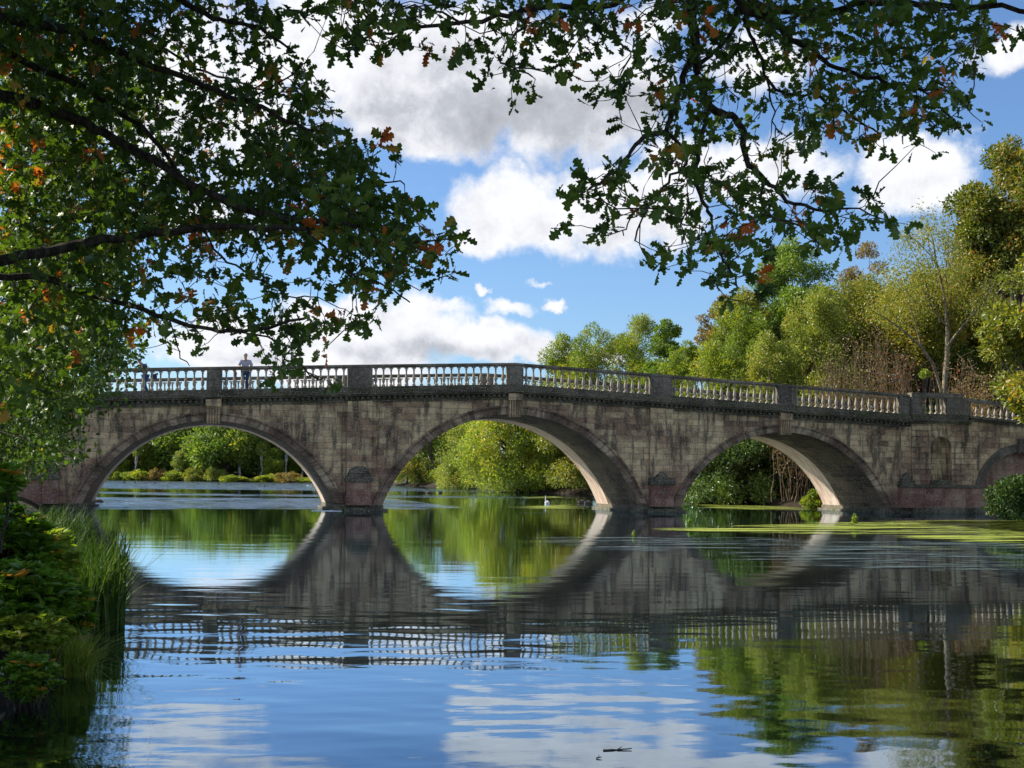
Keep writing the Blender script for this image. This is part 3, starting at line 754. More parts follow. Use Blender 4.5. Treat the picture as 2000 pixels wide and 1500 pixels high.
# pavilions with niches and wing walls, mirrored about the crown
def pav_rail(x): return 6.70
def wing_rail(x):
    d = abs(x-XC); return 6.50-0.072*(d-26.8)
for sgn in (1, -1):
    def mx(x): return XC+sgn*(x-XC)
    def bx(mb, x0, x1, *r):
        a_, b_ = sorted((mx(x0), mx(x1)))
        r = list(r)
        if len(r) == 6 and sgn < 0: r[2], r[3], r[4], r[5] = r[4], r[5], r[2], r[3]
        mb.box(a_, b_, *r)
    YP = YF-.30
    body = MB(); bx(body, 38.54, 39.73, YP+.06, YB+.1, SP+1.3, 5.02); bx(body, 41.03, 41.85, YP+.06, YB+.1, SP+1.3, 5.02)
    bx(body, 39.73, 41.03, YF+.30, YB+.1, SP+1.3, 5.02)
    arcn = [(40.38+.65*cos(t), 3.65+.65*sin(t)) for t in np.linspace(0, pi, 17)]
    for (xa, za), (xb, zb) in zip(arcn[:-1], arcn[1:]):   # wall over the niche and its soffit
        pts = [(mx(xa), YP+.06, za), (mx(xb), YP+.06, zb), (mx(xb), YP+.06, 5.02), (mx(xa), YP+.06, 5.02)]
        body.face(pts if sgn < 0 else pts[::-1])
        body.face([(mx(xa), YP+.06, za), (mx(xa), YF+.30, za), (mx(xb), YF+.30, zb), (mx(xb), YP+.06, zb)], smooth=True)
    bx(body, 41.85, 42.42, YF-.02, YB, SP+1.3, 5.02)
    bpart(body, 'pavilion_wall', 'wall_stone')
    rus = MB(); z = 1.82; rowh = .31; i = 0
    while z < 4.95:
        z1 = min(z+rowh-.03, 4.98)
        for (xa, xb) in ((38.55, 39.72), (41.04, 41.84)):
            if z > 3.4:    # blocks shortened round the niche head
                zz = min(max(z-3.65, 0)+.05, .66); cut = .65-sqrt(max(0, .65**2-zz*zz)) if zz < .65 else .65
                xb2 = xb; xa2 = xa
            else: xa2, xb2 = xa, xb
            sp_ = xa2+(xb2-xa2)*(0.56 if i % 2 else 0.44)
            bx(rus, xa2, sp_-.006, YP, YP+.07, z, z1); bx(rus, sp_+.006, xb2, YP, YP+.07, z, z1)
        z += rowh; i += 1
    for k_ in range(7):    # wedge stones round the niche head
        t0, t1 = pi*k_/7+.02, pi*(k_+1)/7-.02
        ro_ = [1.05, 1.0, 1.12, 1.28, 1.12, 1.0, 1.05][k_]
        pl = [(mx(40.38+.66*cos(t0)), 3.65+.66*sin(t0)), (mx(40.38+ro_*cos(t0)), 3.65+ro_*sin(t0)), (mx(40.38+ro_*cos(t1)), 3.65+ro_*sin(t1)), (mx(40.38+.66*cos(t1)), 3.65+.66*sin(t1))]
        rus.prism(pl if sgn > 0 else pl[::-1], YP-.012, YP+.068)
    bpart(rus, 'rusticated_quoins', 'wall_stone')
    base = MB(); bx(base, 38.54, 41.90, YP-.02, YB+.05, SP-.002, 1.42); bx(base, 41.90, 50.0, YF-.06, YB-.05, SP-.002, 1.42)
    bpart(base, 'plinth_wall', 'red_stone')
    led = MB(); bx(led, 38.50, 41.95, YP-.12, YP+.4, 1.42, 1.60); bx(led, 41.95, 43.2, YF-.16, YF+.4, 1.42, 1.60); bx(led, 39.75, 41.01, YP-.03, YF+.31, 1.60, 1.84)
    bx(led, 38.54, 42.0, YP-.10, YB+.2, -1.8, SP-.002); bx(led, 42.0, 50.0, YF-.16, YB+.2, -1.8, SP-.002)
    bpart(led, 'ledge', 'dark_stone')
    cor = MB(); bx(cor, 38.54, 41.90, YP-.06, YF+.35, 5.02, 5.16); bx(cor, 38.52, 41.95, YP-.14, YF+.35, 5.16, 5.30); bx(cor, 38.50, 42.0, YP-.05, YF+.40, 5.30, 5.58)
    bx(cor, 41.9, 42.42, YF-.14, YF+.35, 5.03, 5.30)
    bpart(cor, 'cornice', 'dark_stone')
    for (xa, xb) in ((38.54, 39.20), (40.75, 41.66)):
        if xb-xa < .1: continue
        p = MB(); bx(p, xa, xb, YP-.0, YP+.42, 5.58, 6.50); bpart(p, 'rail_pedestal', 'rail_stone')
    p = MB(); bx(p, 38.48, 41.72, YP-.05, YP+.47, 6.50, 6.70); bx(p, 38.52, 41.68, YP-.02, YP+.43, 6.70, 6.75); bpart(p, 'hand_rail', 'rail_stone')
    for x in (39.45, 39.85, 40.2, 40.55):
        if sgn > 0: put_baluster(mx(x), YP+.2, 5.58, .92)
        else: far_b.append((mx(x), YP+.2, 5.58))
    p = MB(); bx(p, 41.68, 42.2, YF-.18, YF+.3, 5.30, 6.52); bpart(p, 'rail_pedestal', 'rail_stone')
    # wing wall with a blind arch
    XW, ZW, RI, RO = 45.78, 1.62, 2.60, 3.04
    ww = MB(); n = 40
    pi_, R1, a1 = arc(XW, RI, 3.53, n, ZW); po_, R2, a2 = arc(XW, RO, 4.0, n, ZW)
    xs_ = [42.42, XW-RI]+[p_[0] for p_ in pi_[1:-1]]+[XW+RI, 50.0]
    zs_ = [ZW, ZW]+[p_[1] for p_ in pi_[1:-1]]+[ZW, ZW]
    for j in range(len(xs_)-1):
        ta, tb = wing_rail(xs_[j])-1.28, wing_rail(xs_[j+1])-1.28
        pts = [(mx(xs_[j]), YF, zs_[j]), (mx(xs_[j+1]), YF, zs_[j+1]), (mx(xs_[j+1]), YF, tb), (mx(xs_[j]), YF, ta)]
        ww.face(pts if sgn > 0 else pts[::-1])
        if 0 < j < len(xs_)-2:
            ww.face([(mx(xs_[j]), YF, zs_[j]), (mx(xs_[j]), YF+.35, zs_[j]), (mx(xs_[j+1]), YF+.35, zs_[j+1]), (mx(xs_[j+1]), YF, zs_[j+1])])
    bx(ww, 42.42, 50, YF+.34, YB-.1, ZW-.21, 5.1, ZW-.21, 4.55)
    bx(ww, 42.42, XW-RI, YF, YF+.34, 1.40, ZW); bx(ww, XW+RI, 50, YF, YF+.34, 1.40, ZW)
    bpart(ww, 'wing_wall', 'wall_stone')
    inf = MB(); bx(inf, XW-RI-.1, XW+RI+.1, YF+.26, YF+.335, 1.42, 3.7); bpart(inf, 'blind_arch_infill', 'red_stone')
    rg = MB()
    for j in range(n):
        for f0, f1, d in ((0, .45, .06), (.45, .8, .09), (.8, 1.0, .14)):
            def q_(i_, f): return (mx(pi_[i_][0]*(1-f)+po_[i_][0]*f), pi_[i_][1]*(1-f)+po_[i_][1]*f)
            a_, b_, c_, d_ = q_(j, f0), q_(j+1, f0), q_(j+1, f1), q_(j, f1)
            rg.face([(a_[0], YF-d, a_[1]), (b_[0], YF-d, b_[1]), (c_[0], YF-d, c_[1]), (d_[0], YF-d, d_[1])], uv=[(j*.2, f0), (j*.2+.2, f0), (j*.2+.2, f1), (j*.2, f1)])
            rg.face([(d_[0], YF-d, d_[1]), (c_[0], YF-d, c_[1]), (c_[0], YF+.01, c_[1]), (d_[0], YF+.01, d_[1])])
            rg.face([(b_[0], YF-d, b_[1]), (a_[0], YF-d, a_[1]), (a_[0], YF+.01, a_[1]), (b_[0], YF+.01, b_[1])])
    bpart(rg, 'blind_arch_ring', 'rail_stone')
    k = MB(); bx(k, XW-.34, XW+.34, YF-.26, YF+.02, 3.45, 4.28)
    for q in range(5): bx(k, XW-.32+q*.14, XW-.26+q*.14, YF-.30, YF-.255, 3.5, 4.24)
    bpart(k, 'keystone', 'rail_stone')
    c = MB()
    def slope(mb, x0, x1, y0, y1, lo, hi):
        bx(mb, x0, x1, y0, y1, wing_rail(x0)-lo, wing_rail(x0)-hi, wing_rail(x1)-lo, wing_rail(x1)-hi)
    slope(c, 42.42, 50, YF-.10, YF+.3, 1.28, 1.12); slope(c, 42.2, 50, YF-.26, YF+.32, 1.12, .98)
    bpart(c, 'wing_cornice', 'dark_stone')
    c = MB(); slope(c, 42.2, 50, YF-.12, YF+.2, .19, 0.0); bpart(c, 'hand_rail', 'rail_stone')
    n_ = 19
    for j in range(n_):
        x = 42.45+j*.40
        if sgn > 0 and x < 46.2: put_baluster(mx(x), YF+.04, wing_rail(x)-.98, .79)
        else: far_b.append((mx(x), YF+.04, wing_rail(x)-1.0))
fb = MB()
for (x, y, z) in far_b:
    fb.box(x-.105, x+.105, y-.105, y+.105, z, z+.07); fb.box(x-.105, x+.105, y-.105, y+.105, z+.835, z+.90)
    fb.lathe([(r_, z_) for r_, z_ in BP if .07 < z_ < .84][::1], (x, y, z), 7)
bpart(fb, 'far_balusters', 'baluster_stone', kind='stuff')
print('balusters', bal_n)

# ------------------------------------------------------------ trees
LEAF_MULT = 1.7
def crown_points(n, c, r, shell=0.75):
    d = rng.normal(size=(n, 3)); d /= np.linalg.norm(d, axis=1, keepdims=True)
    rad = np.where(rng.random(n) < shell, rng.uniform(.72, 1.0, n), rng.uniform(.1, .85, n))[:, None]
    return c + d*rad*r, d
def tree(name, label, cat, x, depth, ytop, halfpx, leafm, barkm='brown_bark', group=None, seed=1, nclump=40, nleaf=9000, lsize=0.26, lance=False,
         ybot=None, shape='round', trunk_r=0.22, lean=0.0, hang=0.0, tint=(0.5, 0.22), clump_r=0.2, extra_clumps=None, showtrunk=0.25, loc=None, H=None, RX=None):
    global rng
    rng = np.random.default_rng(seed)
    if loc is None:
        d = ray(x, 900); bx_, by_ = d[0]*depth, d[1]*depth
        gz = max(0.0, float(ground_z(bx_, by_)))-0.05
        H = at(x, ytop, depth)[2]-gz; RX = halfpx*depth/FPX
    else:
        bx_, by_, gz = loc
    root = empty(name, (bx_, by_, gz), label=label, cat=cat, group=group)
    zb = 0.0 if ybot is None else (at(x, ybot, depth)[2]-gz if depth else ybot)
    # clump centres inside an egg-shaped envelope
    cs = []
    cz = (H+zb)/2; rz = (H-zb)/2
    for k in range(nclump):
        for _ in range(30):
            p = rng.uniform(-1, 1, 3)
            if shape == 'round': ok = p@p < 1
            elif shape == 'column': ok = (p[0]**2+p[1]**2) < (1-max(0, p[2])**1.6) 
            elif shape == 'shrub': ok = (p[0]**2+p[1]**2) < (1-max(0, p[2])**2)
            else: ok = (p[0]**2+p[1]**2) < (1-p[2]**2)*(0.55+0.45*(p[2] < .2))
            if ok and (p@p > .22 or rng.random() < .3): break
        rc = RX*clump_r*rng.uniform(.7, 1.45)
        q = np.array([p[0]*(RX-rc*.6), p[1]*(RX-rc*.6), cz+p[2]*(rz-rc*.5)])
        cs.append((q, rc))
    for ox, oy, oz in ((0, 0, 0), (.35, .1, .9), (-.3, -.2, 1.3)):
        rc = RX*clump_r*.9; cs.append((np.array([ox*RX, oy*RX, H-rc*(.9+oz)]), rc))
    if extra_clumps: cs += extra_clumps
    wts = np.array([c[1]**2 for c in cs]); wts /= wts.sum()
    Ps = []; Ds = []; Ts = []
    for (q, rc), w_ in zip(cs, wts):
        n = max(6, int(nleaf*w_*LEAF_MULT))
        rr = np.array([rc, rc, rc*(0.8 if not lance else 1.25)])
        p, d = crown_points(n, q, rr*rng.uniform(.8, 1.2, 3))
        p += rng.normal(size=p.shape)*rc*.12
        d = d+rng.normal(size=d.shape)*.7; d[:, 2] -= hang
        Ps.append(p); Ds.append(d); Ts.append(np.clip(rng.normal(tint[0]+rng.normal()*.13, tint[1], n), 0, 1))
    P = np.concatenate(Ps); D = np.concatenate(Ds); T = np.concatenate(Ts)
    keep = P[:, 2] > .05; P, D, T = P[keep], D[keep], T[keep]
    V, F, TT = leaves(P, D, rng.uniform(.65, 1.35, len(P))*lsize, T, T_LANCE if lance else T_SIMPLE, 1.0, 0.4)
    # trunk and limbs
    top = np.array([lean*H, 0, H*.80]); tp = curve_path((0, 0, -.4), top, trunk_r, trunk_r*.25, 8, 0, .10)
    paths = [tp]
    big = sorted(cs, key=lambda c: -c[1])[:max(8, nclump//2)]
    for (q, rc) in big:
        t = min(.9, max(showtrunk, (q[2]/H)*.62)); k = int(t*8)
        a, ra_ = tp[k]
        paths.append(curve_path(a, q, ra_*.5, .012+.05*ra_, 5, .03, .10))
    TV, TF = tubes(paths, 6)
    link('trunk', np_mesh('trunk', TV, TF, smooth=True), barkm, root)
    link('foliage', np_mesh('foliage', V, F, TT), leafm, root)
    return root
def copy_tree(root, loc, rz, s, label, group=None):
    c = root.copy(); COL.objects.link(c); c.location = loc; c.rotation_euler = (0, 0, rz); c.scale = s
    c['label'] = label
    if group: c['group'] = group
    for ch in root.children:
        d = ch.copy(); COL.objects.link(d); d.parent = c
    return c

# -- far wood along the far shore, seen through the left arch
FG = 'birches and alders on the far shore'
far_proto = []
for i, (lm, bm_, ns, lb) in enumerate((('birch_leaf', 'birch_bark', .35, 'slender'), ('alder_leaf', 'brown_bark', .2, 'dark'), ('birch_leaf', 'birch_bark', .45, 'slender'), ('sunny_leaf', 'brown_bark', .2, 'bushy'))):
    far_proto.append((lm, bm_, ns))
fx = [(215,838,1),(262,826,0),(300,818,3),(338,812,1),(375,806,0),(408,800,1),(440,808,1),(470,798,0),(505,802,2),(540,808,1),(575,800,0),(610,806,1),(655,800,3),(150,815,1),(80,812,1),(10,808,0),(-70,805,1),(-160,800,1),(700,800,1),(745,796,0)]
fx += [(x+13, 806+(x*7 % 13), 1) for x in range(160, 760, 47)]
names = {0: 'pale-trunked birch with yellowing leaves on the far shore', 1: 'dark green round-headed tree on the far shore', 2: 'slender white-stemmed birch on the far shore', 3: 'bright green bushy tree on the far shore', 4: 'thin birch with a bare white trunk at the edge of the far wood'}
protos = {}
fx += [(238,848,4),(266,855,4),(371,846,4),(404,850,4),(417,842,4),(345,860,4),(505,850,4),(512,862,4),(560,856,4),(590,850,4),(455,858,4),(325,872,3),(436,866,0),(535,876,3),(612,870,0),(290,882,0),(480,880,3),(392,884,0),(225,868,3),(355,880,0),(422,878,3),(575,884,3),(508,882,0),(252,888,3),(645,868,0)]
for i, (x, yt, kd) in enumerate(fx):
    dep = 318+(i*37 % 17)-(x-200)*.035
    if i in (4, 7): dep -= 4
    if i > 19: dep += 16
    if i > 32: dep -= 21
    if kd not in protos:
        lm, bk, st = {0: ('birch_leaf', 'birch_bark', .3), 1: ('alder_leaf', 'brown_bark', .2), 2: ('birch_leaf', 'birch_bark', .45), 3: ('sunny_leaf', 'brown_bark', .2), 4: ('birch_leaf', 'birch_bark', .6)}[kd]
        r = tree('far_birch_tree' if kd in (0, 2, 4) else 'far_leafy_tree', names[kd], 'tree', x, dep, yt, {1: 52, 4: 13}.get(kd, 42), lm, bk, FG, seed=100+kd, nclump=50 if kd != 4 else 14, nleaf=6500 if kd != 4 else 800, lsize=.60 if kd != 4 else .4, ybot={0: 915, 2: 905, 4: 882}.get(kd, 937), trunk_r=.30 if kd != 4 else .24, shape='egg' if kd != 1 else 'round', clump_r=.26)
        protos[kd] = (r, at(x, yt, dep)[2])
    else:
        r0_, h0 = protos[kd]; d = ray(x, 900); h = at(x, yt, dep)[2]
        s = h/h0; wx = 1
        copy_tree(r0_, (d[0]*dep, d[1]*dep, max(0, float(ground_z(d[0]*dep, d[1]*dep)))-.05), i*1.7, (wx*s*random.uniform(.9, 1.25), wx*s*random.uniform(.9, 1.25), s), names[kd], FG)
# low shore bushes in front of the wood
bush_tints = ['sunny_leaf', 'red_leaf', 'willow_leaf', 'bronze_leaf', 'sunny_leaf']
bl_ = {'sunny_leaf': 'yellow green', 'red_leaf': 'russet', 'willow_leaf': 'grey green', 'bronze_leaf': 'brown'}
bpro = {}
for i, x in enumerate(range(190, 765, 38)):
    lm = ['sunny_leaf', 'bronze_leaf', 'willow_leaf', 'sunny_leaf', 'olive_leaf', 'birch_leaf', 'sunny_leaf'][i*5 % 7]
    dep = 312-(x-200)*.045; d = ray(x, 900)
    cl = {'sunny_leaf': 'yellow green', 'red_leaf': 'russet', 'willow_leaf': 'grey green', 'bronze_leaf': 'brown', 'birch_leaf': 'gold tinged', 'olive_leaf': 'olive'}[lm]
    lb = '%s waterside bush at the edge of the far shore' % cl
    if lm not in bpro:
        bpro[lm] = tree('shore_bush', lb, 'bush', x, dep, 914, 24, lm, 'brown_bark', 'bushes along the far shore', seed=200+i, nclump=26, nleaf=2000, lsize=.40, shape='shrub', trunk_r=.08)
    else:
        s = random.uniform(.3, .85)*(1.5 if random.random() < .12 else 1); dep += random.uniform(-3, 4)
        copy_tree(bpro[lm], (d[0]*dep, d[1]*dep, .05), i*2.1, (1.3, 1.2, s), lb, 'bushes along the far shore')
# wood at middle distance seen through the left of the centre arch
tree('alder_tree', 'dark leaning alder at the left edge of the centre arch view', 'tree', 845, 232, 775, 85, 'alder_leaf', seed=31, nclump=40, nleaf=9000, lsize=.40, trunk_r=.3, ybot=945)
tree('birch_tree', 'yellow-green tree just left of the big sunlit willow', 'tree', 795, 236, 800, 75, 'sunny_leaf', seed=32, nclump=40, nleaf=7000, lsize=.40, trunk_r=.2, ybot=950, tint=(.65, .25))
tree('willow_bush', 'tall pale bush with upright shoots at the willow foot', 'bush', 905, 200, 815, 62, 'willow_leaf', seed=33, nclump=40, nleaf=7000, lsize=.38, lance=True, shape='shrub', trunk_r=.15)
tree('autumn_tree', 'orange tinged tree behind the sunlit willow', 'tree', 900, 245, 785, 65, 'bronze_leaf', seed=35, nclump=40, nleaf=9000, lsize=.45, ybot=930, trunk_r=.2)
tree('shore_bush', 'green bush on the shore under the alder in the centre arch', 'bush', 815, 229, 890, 50, 'olive_leaf', seed=37, nclump=30, nleaf=4500, lsize=.36, shape='shrub', trunk_r=.1)
tree('shore_bush', 'yellowish bush at the water under the tall pale bush in the centre arch', 'bush', 885, 206, 900, 45, 'sunny_leaf', seed=38, nclump=30, nleaf=4500, lsize=.34, shape='shrub', trunk_r=.1)
# big sunlit willow through the centre arch
tree('willow_tree', 'big round sunlit yellow-green willow filling the centre arch', 'tree', 1010, 150, 762, 128, 'sunny_leaf', seed=34, nclump=130, nleaf=44000, lsize=.28, trunk_r=.35, shape='shrub', tint=(.62, .2), clump_r=.19)
tree('willow_tree', 'shaded spreading willow behind the right side of the centre arch', 'tree', 1150, 143, 745, 105, 'olive_leaf', seed=36, nclump=90, nleaf=26000, lsize=.28, trunk_r=.3, shape='shrub', clump_r=.2)
# row of bright treetops above the crown of the bridge
for i, (x, yt, hp, dep, lm, lb, sd_, la) in enumerate([
    (1095, 655, 38, 165, 'sunny_leaf', 'leftmost bright feathery treetop rising above the crown of the bridge', 41, True),
    (1155, 632, 40, 160, 'sunny_leaf', 'tall bright green poplar-like treetop, second from the left above the balustrade', 42, True),
    (1215, 655, 36, 168, 'willow_leaf', 'pale willow crown between two taller bright treetops', 43, True),
    (1252, 618, 42, 158, 'sunny_leaf', 'highest bright green top in the low row right of the bridge crown', 44, True),
    (1300, 622, 34, 150, 'alder_leaf', 'deeper green round treetop at the right end of the low bright row', 45, False),
    (1342, 668, 30, 145, 'sunny_leaf', 'small thin yellow-green top in the dip beside the tall wood', 46, True)]):
    tree('feathery_tree', lb, 'tree', x, dep, yt, hp*1.5, lm, seed=sd_, nclump=60, nleaf=20000, lsize=.30, lance=la, shape='column', trunk_r=.2, ybot=880, hang=-.5, clump_r=.24, group='treetops above the bridge crown')
# the tall wood on the right bank
def T(*a, **k): return tree(*a, **k)
T('birch_tree', 'thin bronze-leaved birch at the left shoulder of the tall wood', 'tree', 1412, 118, 575, 55, 'bronze_leaf', seed=51, nclump=50, nleaf=9000, lsize=.22, trunk_r=.16, ybot=760, clump_r=.2, tint=(.35, .3))
T('alder_tree', 'broad dark green alder behind the hanging oak spray', 'tree', 1545, 112, 455, 118, 'alder_leaf', seed=52, nclump=120, nleaf=34000, lsize=.25, trunk_r=.35, ybot=780, shape='egg', clump_r=.17)
T('alder_tree', 'mid green tree with a dark trunk left of the broad alder', 'tree', 1450, 108, 560, 75, 'olive_leaf', seed=53, nclump=80, nleaf=17000, lsize=.24, trunk_r=.3, ybot=800, clump_r=.19)
T('birch_tree', 'rust-brown fine-twigged treetop behind the olive willows', 'tree', 1690, 122, 472, 55, 'bronze_leaf', seed=54, nclump=50, nleaf=10000, lsize=.20, trunk_r=.2, ybot=720, clump_r=.22)
T('willow_tree', 'wide olive green willow mass left of the pale trunk', 'tree', 1700, 102, 540, 110, 'olive_leaf', seed=55, nclump=110, nleaf=30000, lsize=.26, lance=True, trunk_r=.25, ybot=790, clump_r=.17, tint=(.55, .22))
T('willow_tree', 'olive willow crown right of the pale trunk', 'tree', 1905, 100, 478, 105, 'olive_leaf', seed=56, nclump=100, nleaf=28000, lsize=.26, lance=True, trunk_r=.25, ybot=760, clump_r=.18, tint=(.62, .22))
T('willow_tree', 'low bright willow thicket behind the right balustrade', 'tree', 1395, 96, 668, 70, 'sunny_leaf', seed=57, nclump=80, nleaf=17000, lsize=.22, lance=True, trunk_r=.12, shape='shrub', clump_r=.19, hang=-.3)
T('willow_tree', 'pale green willow thicket in front of the alder', 'tree', 1500, 94, 655, 80, 'willow_leaf', seed=58, nclump=90, nleaf=20000, lsize=.22, lance=True, trunk_r=.12, shape='shrub', clump_r=.18, hang=-.3)
T('willow_tree', 'yellowish low willow at the left end of the right bank', 'tree', 1320, 104, 690, 55, 'sunny_leaf', seed=59, nclump=60, nleaf=12000, lsize=.22, lance=True, trunk_r=.12, shape='shrub', clump_r=.2, hang=-.3)
T('alder_tree', 'dark shaded tree deep in the wood behind the red stems', 'tree', 1610, 104, 610, 80, 'alder_leaf', seed=60, nclump=70, nleaf=15000, lsize=.26, trunk_r=.25, ybot=900, clump_r=.2, tint=(.25, .2))
T('alder_tree', 'shadowy tree behind the pale forked trunk', 'tree', 1800, 100, 600, 110, 'alder_leaf', seed=61, nclump=80, nleaf=18000, lsize=.26, trunk_r=.25, ybot=860, clump_r=.19, tint=(.25, .2))
T('sycamore_tree', 'tallest dark crown in the wood, standing at the right edge', 'tree', 1975, 96, 262, 118, 'sycamore_leaf', seed=62, nclump=110, nleaf=34000, lsize=.30, trunk_r=.5, ybot=560, clump_r=.2, shape='egg')
T('sycamore_tree', 'near sycamore with large leaves overhanging the right end of the balustrade', 'tree', 2085, 62, 425, 150, 'olive_leaf', seed=63, nclump=130, nleaf=26000, lsize=.25, trunk_r=.35, ybot=890, clump_r=.17, tint=(.5, .28))
T('ash_tree', 'grey-green tree filling the gap behind the pale trunk and the tallest crown', 'tree', 1850, 118, 520, 120, 'alder_leaf', seed=64, nclump=90, nleaf=22000, lsize=.30, trunk_r=.3, ybot=900, clump_r=.19, tint=(.4, .25))
T('ash_tree', 'green tree at the right edge below the tallest crown', 'tree', 1985, 108, 540, 110, 'olive_leaf', seed=65, nclump=90, nleaf=20000, lsize=.30, trunk_r=.3, ybot=900, clump_r=.19, tint=(.5, .25))
T('willow_tree', 'feathery olive willow between the alder and the brown twigs', 'tree', 1610, 99, 560, 85, 'willow_leaf', seed=66, nclump=90, nleaf=20000, lsize=.25, lance=True, trunk_r=.2, ybot=800, clump_r=.19, hang=-.3, shape='shrub')
T('willow_tree', 'soft olive willow right behind the pale forked trunk', 'tree', 1800, 97, 535, 85, 'olive_leaf', seed=67, nclump=90, nleaf=20000, lsize=.25, lance=True, trunk_r=.2, ybot=730, clump_r=.19, hang=-.3, tint=(.65, .2))
T('willow_tree', 'light green willow filling the left shoulder of the tall wood', 'tree', 1455, 101, 600, 80, 'sunny_leaf', seed=68, nclump=90, nleaf=18000, lsize=.24, lance=True, trunk_r=.2, ybot=850, clump_r=.18, hang=-.3, tint=(.4, .2))
# pale forked tree, trunk and limbs drawn out
def pale_tree():
    global rng
    rng = np.random.default_rng(77)
    dep = 90; b = at(1845, 900, dep); gz = float(ground_z(b[0], b[1]))
    root = empty('pale_trunk_tree', (b[0], b[1], gz), label='slim tree with a pale forked trunk and thin feathery top on the right bank', cat='tree')
    def q(x, y, dd=0): return at(x, y, dep+dd)-np.array([b[0], b[1], gz])
    paths = []
    def pp(pts, r0_, r1_):
        n = len(pts); paths.append([(q(x, y, dd), r0_+(r1_-r0_)*i/(n-1)) for i, (x, y, dd) in enumerate(pts)])
    pp([(1845,900,0),(1844,800,0),(1846,740,0),(1850,690,0),(1851,640,0),(1846,590,.3),(1838,550,.5),(1828,510,.8),(1822,470,1),(1812,435,1.2)], .24, .03)
    pp([(1848,680,0),(1870,650,-.5),(1895,620,-1),(1920,590,-1.5),(1938,560,-2)], .11, .03)
    pp([(1840,860,0),(1838,760,-.3),(1822,710,-1),(1800,680,-1.5),(1770,650,-2),(1735,625,-2.5),(1700,605,-3)], .15, .03)
    pp([(1800,680,-1.5),(1790,640,-1),(1778,600,-1),(1772,560,-1)], .07, .02)
    pp([(1838,550,.5),(1860,510,1),(1872,470,1)], .07, .02); pp([(1828,510,.8),(1790,470,.5),(1760,450,0)], .05, .015)
    pp([(1851,640,0),(1820,600,-.6),(1800,560,-1),(1785,520,-1)], .07, .02); pp([(1890,700,-1),(1905,730,-1),(1930,760,-1)], .05, .02)
    Ps = []; Ds = []; Ts = []
    for (x, y, rx, ry, n) in [(1812,450,40,28,900),(1770,470,34,20,500),(1850,480,34,28,700),(1800,520,52,34,1300),(1870,530,40,34,900),(1745,545,44,30,900),(1820,580,50,34,1100),(1905,590,44,36,1100),(1770,600,44,30,800),(1710,600,38,28,600),(1935,560,36,34,700),(1855,440,16,12,140)]:
        for _ in range(n//28):
            cx, cy = x+rng.normal()*rx*.5, y+rng.normal()*ry*.5; dd = rng.normal()*1.6
            c = q(cx, cy, dd); m_ = 28
            s = rng.normal(size=(m_, 3))*np.array([.28, .28, .5]); Ps.append(c+s); d_ = rng.normal(size=(m_, 3)); d_[:, 2] -= .6; Ds.append(d_); Ts.append(np.clip(rng.normal(.6, .2, m_), 0, 1))
        paths.append(curve_path(paths[0][4][0]*.5+q(x, y+40)*.5, q(x, y-10), .04, .012, 5, 0, .12))
    P = np.concatenate(Ps); V, F, TT = leaves(P, np.concatenate(Ds), rng.uniform(.16, .3, len(P)), np.concatenate(Ts), T_LANCE)
    TV, TF = tubes(paths, 6)
    link('trunk', np_mesh('trunk', TV, TF, smooth=True), 'pale_bark', root); link('foliage', np_mesh('foliage', V, F, TT), 'olive_leaf', root)
pale_tree()
# shrubs with red-brown stems above the right balustrade
def stem_shrub(label, x, dep, ytop, hp, leafm, seed, nst=60, lv=900, cat='shrub', bk='twig_bark', ls=.13):
    global rng
    rng = np.random.default_rng(seed)
    b = at(x, 900, dep); gz = max(0, float(ground_z(b[0], b[1])))-.05
    H = at(x, ytop, dep)[2]-gz; RX = hp*dep/FPX
    root = empty('twiggy_shrub', (b[0], b[1], gz), label=label, cat=cat, group='red-stemmed shrubs behind the right balustrade')
    paths = []; Ps = []; Ds = []; Ts = []
    for i in range(nst):
        a = np.array([rng.normal()*RX*.35, rng.normal()*RX*.3, 0]); e = np.array([a[0]*1.6+rng.normal()*RX*.35, a[1]*1.5+rng.normal()*RX*.3, H*rng.uniform(.6, 1.02)])
        p_ = curve_path(a, e, .035, .008, 6, .02, .16); paths.append(p_)
        for k in range(3, 7):
            c = p_[k][0]; m_ = max(1, lv//(nst*4)); Ps.append(c+rng.normal(size=(m_, 3))*.32); d_ = rng.normal(size=(m_, 3)); d_[:, 2] -= .5; Ds.append(d_); Ts.append(rng.random(m_))
            paths.append(curve_path(c, c+rng.normal(size=3)*np.array([.6, .6, .4])+np.array([0, 0, .4]), .014, .006, 3, 0, .1))
    P = np.concatenate(Ps); V, F, TT = leaves(P, np.concatenate(Ds), rng.uniform(.7, 1.4, len(P))*ls, np.concatenate(Ts), T_SIMPLE)
    TV, TF = tubes(paths, 4)
    link('stems', np_mesh('stems', TV, TF), bk, root); link('foliage', np_mesh('foliage', V, F, TT), leafm, root)
stem_shrub('tangle of pinkish brown stems left of the red leaves, over the right arch', 1655, 86, 665, 40, 'olive_leaf', 81, 90, 1700, bk='twig_bark')
stem_shrub('tall dark red leaved shrub just left of the pale trunk', 1762, 86, 690, 28, 'red_leaf', 82, 45, 1500)
stem_shrub('brown red shrub between the pinkish stems and the alder', 1610, 88, 715, 30, 'bronze_leaf', 83, 40, 1100)
stem_shrub('russet shrub right of the pale trunk above the niche', 1885, 80, 705, 40, 'red_leaf', 84, 50, 1700)
stem_shrub('low orange-yellow shrub over the pavilion parapet', 1915, 77, 735, 30, 'bronze_leaf', 85, 40, 2200)
stem_shrub('dark twiggy thicket under the olive willow', 1715, 90, 650, 34, 'bronze_leaf', 86, 70, 1400)
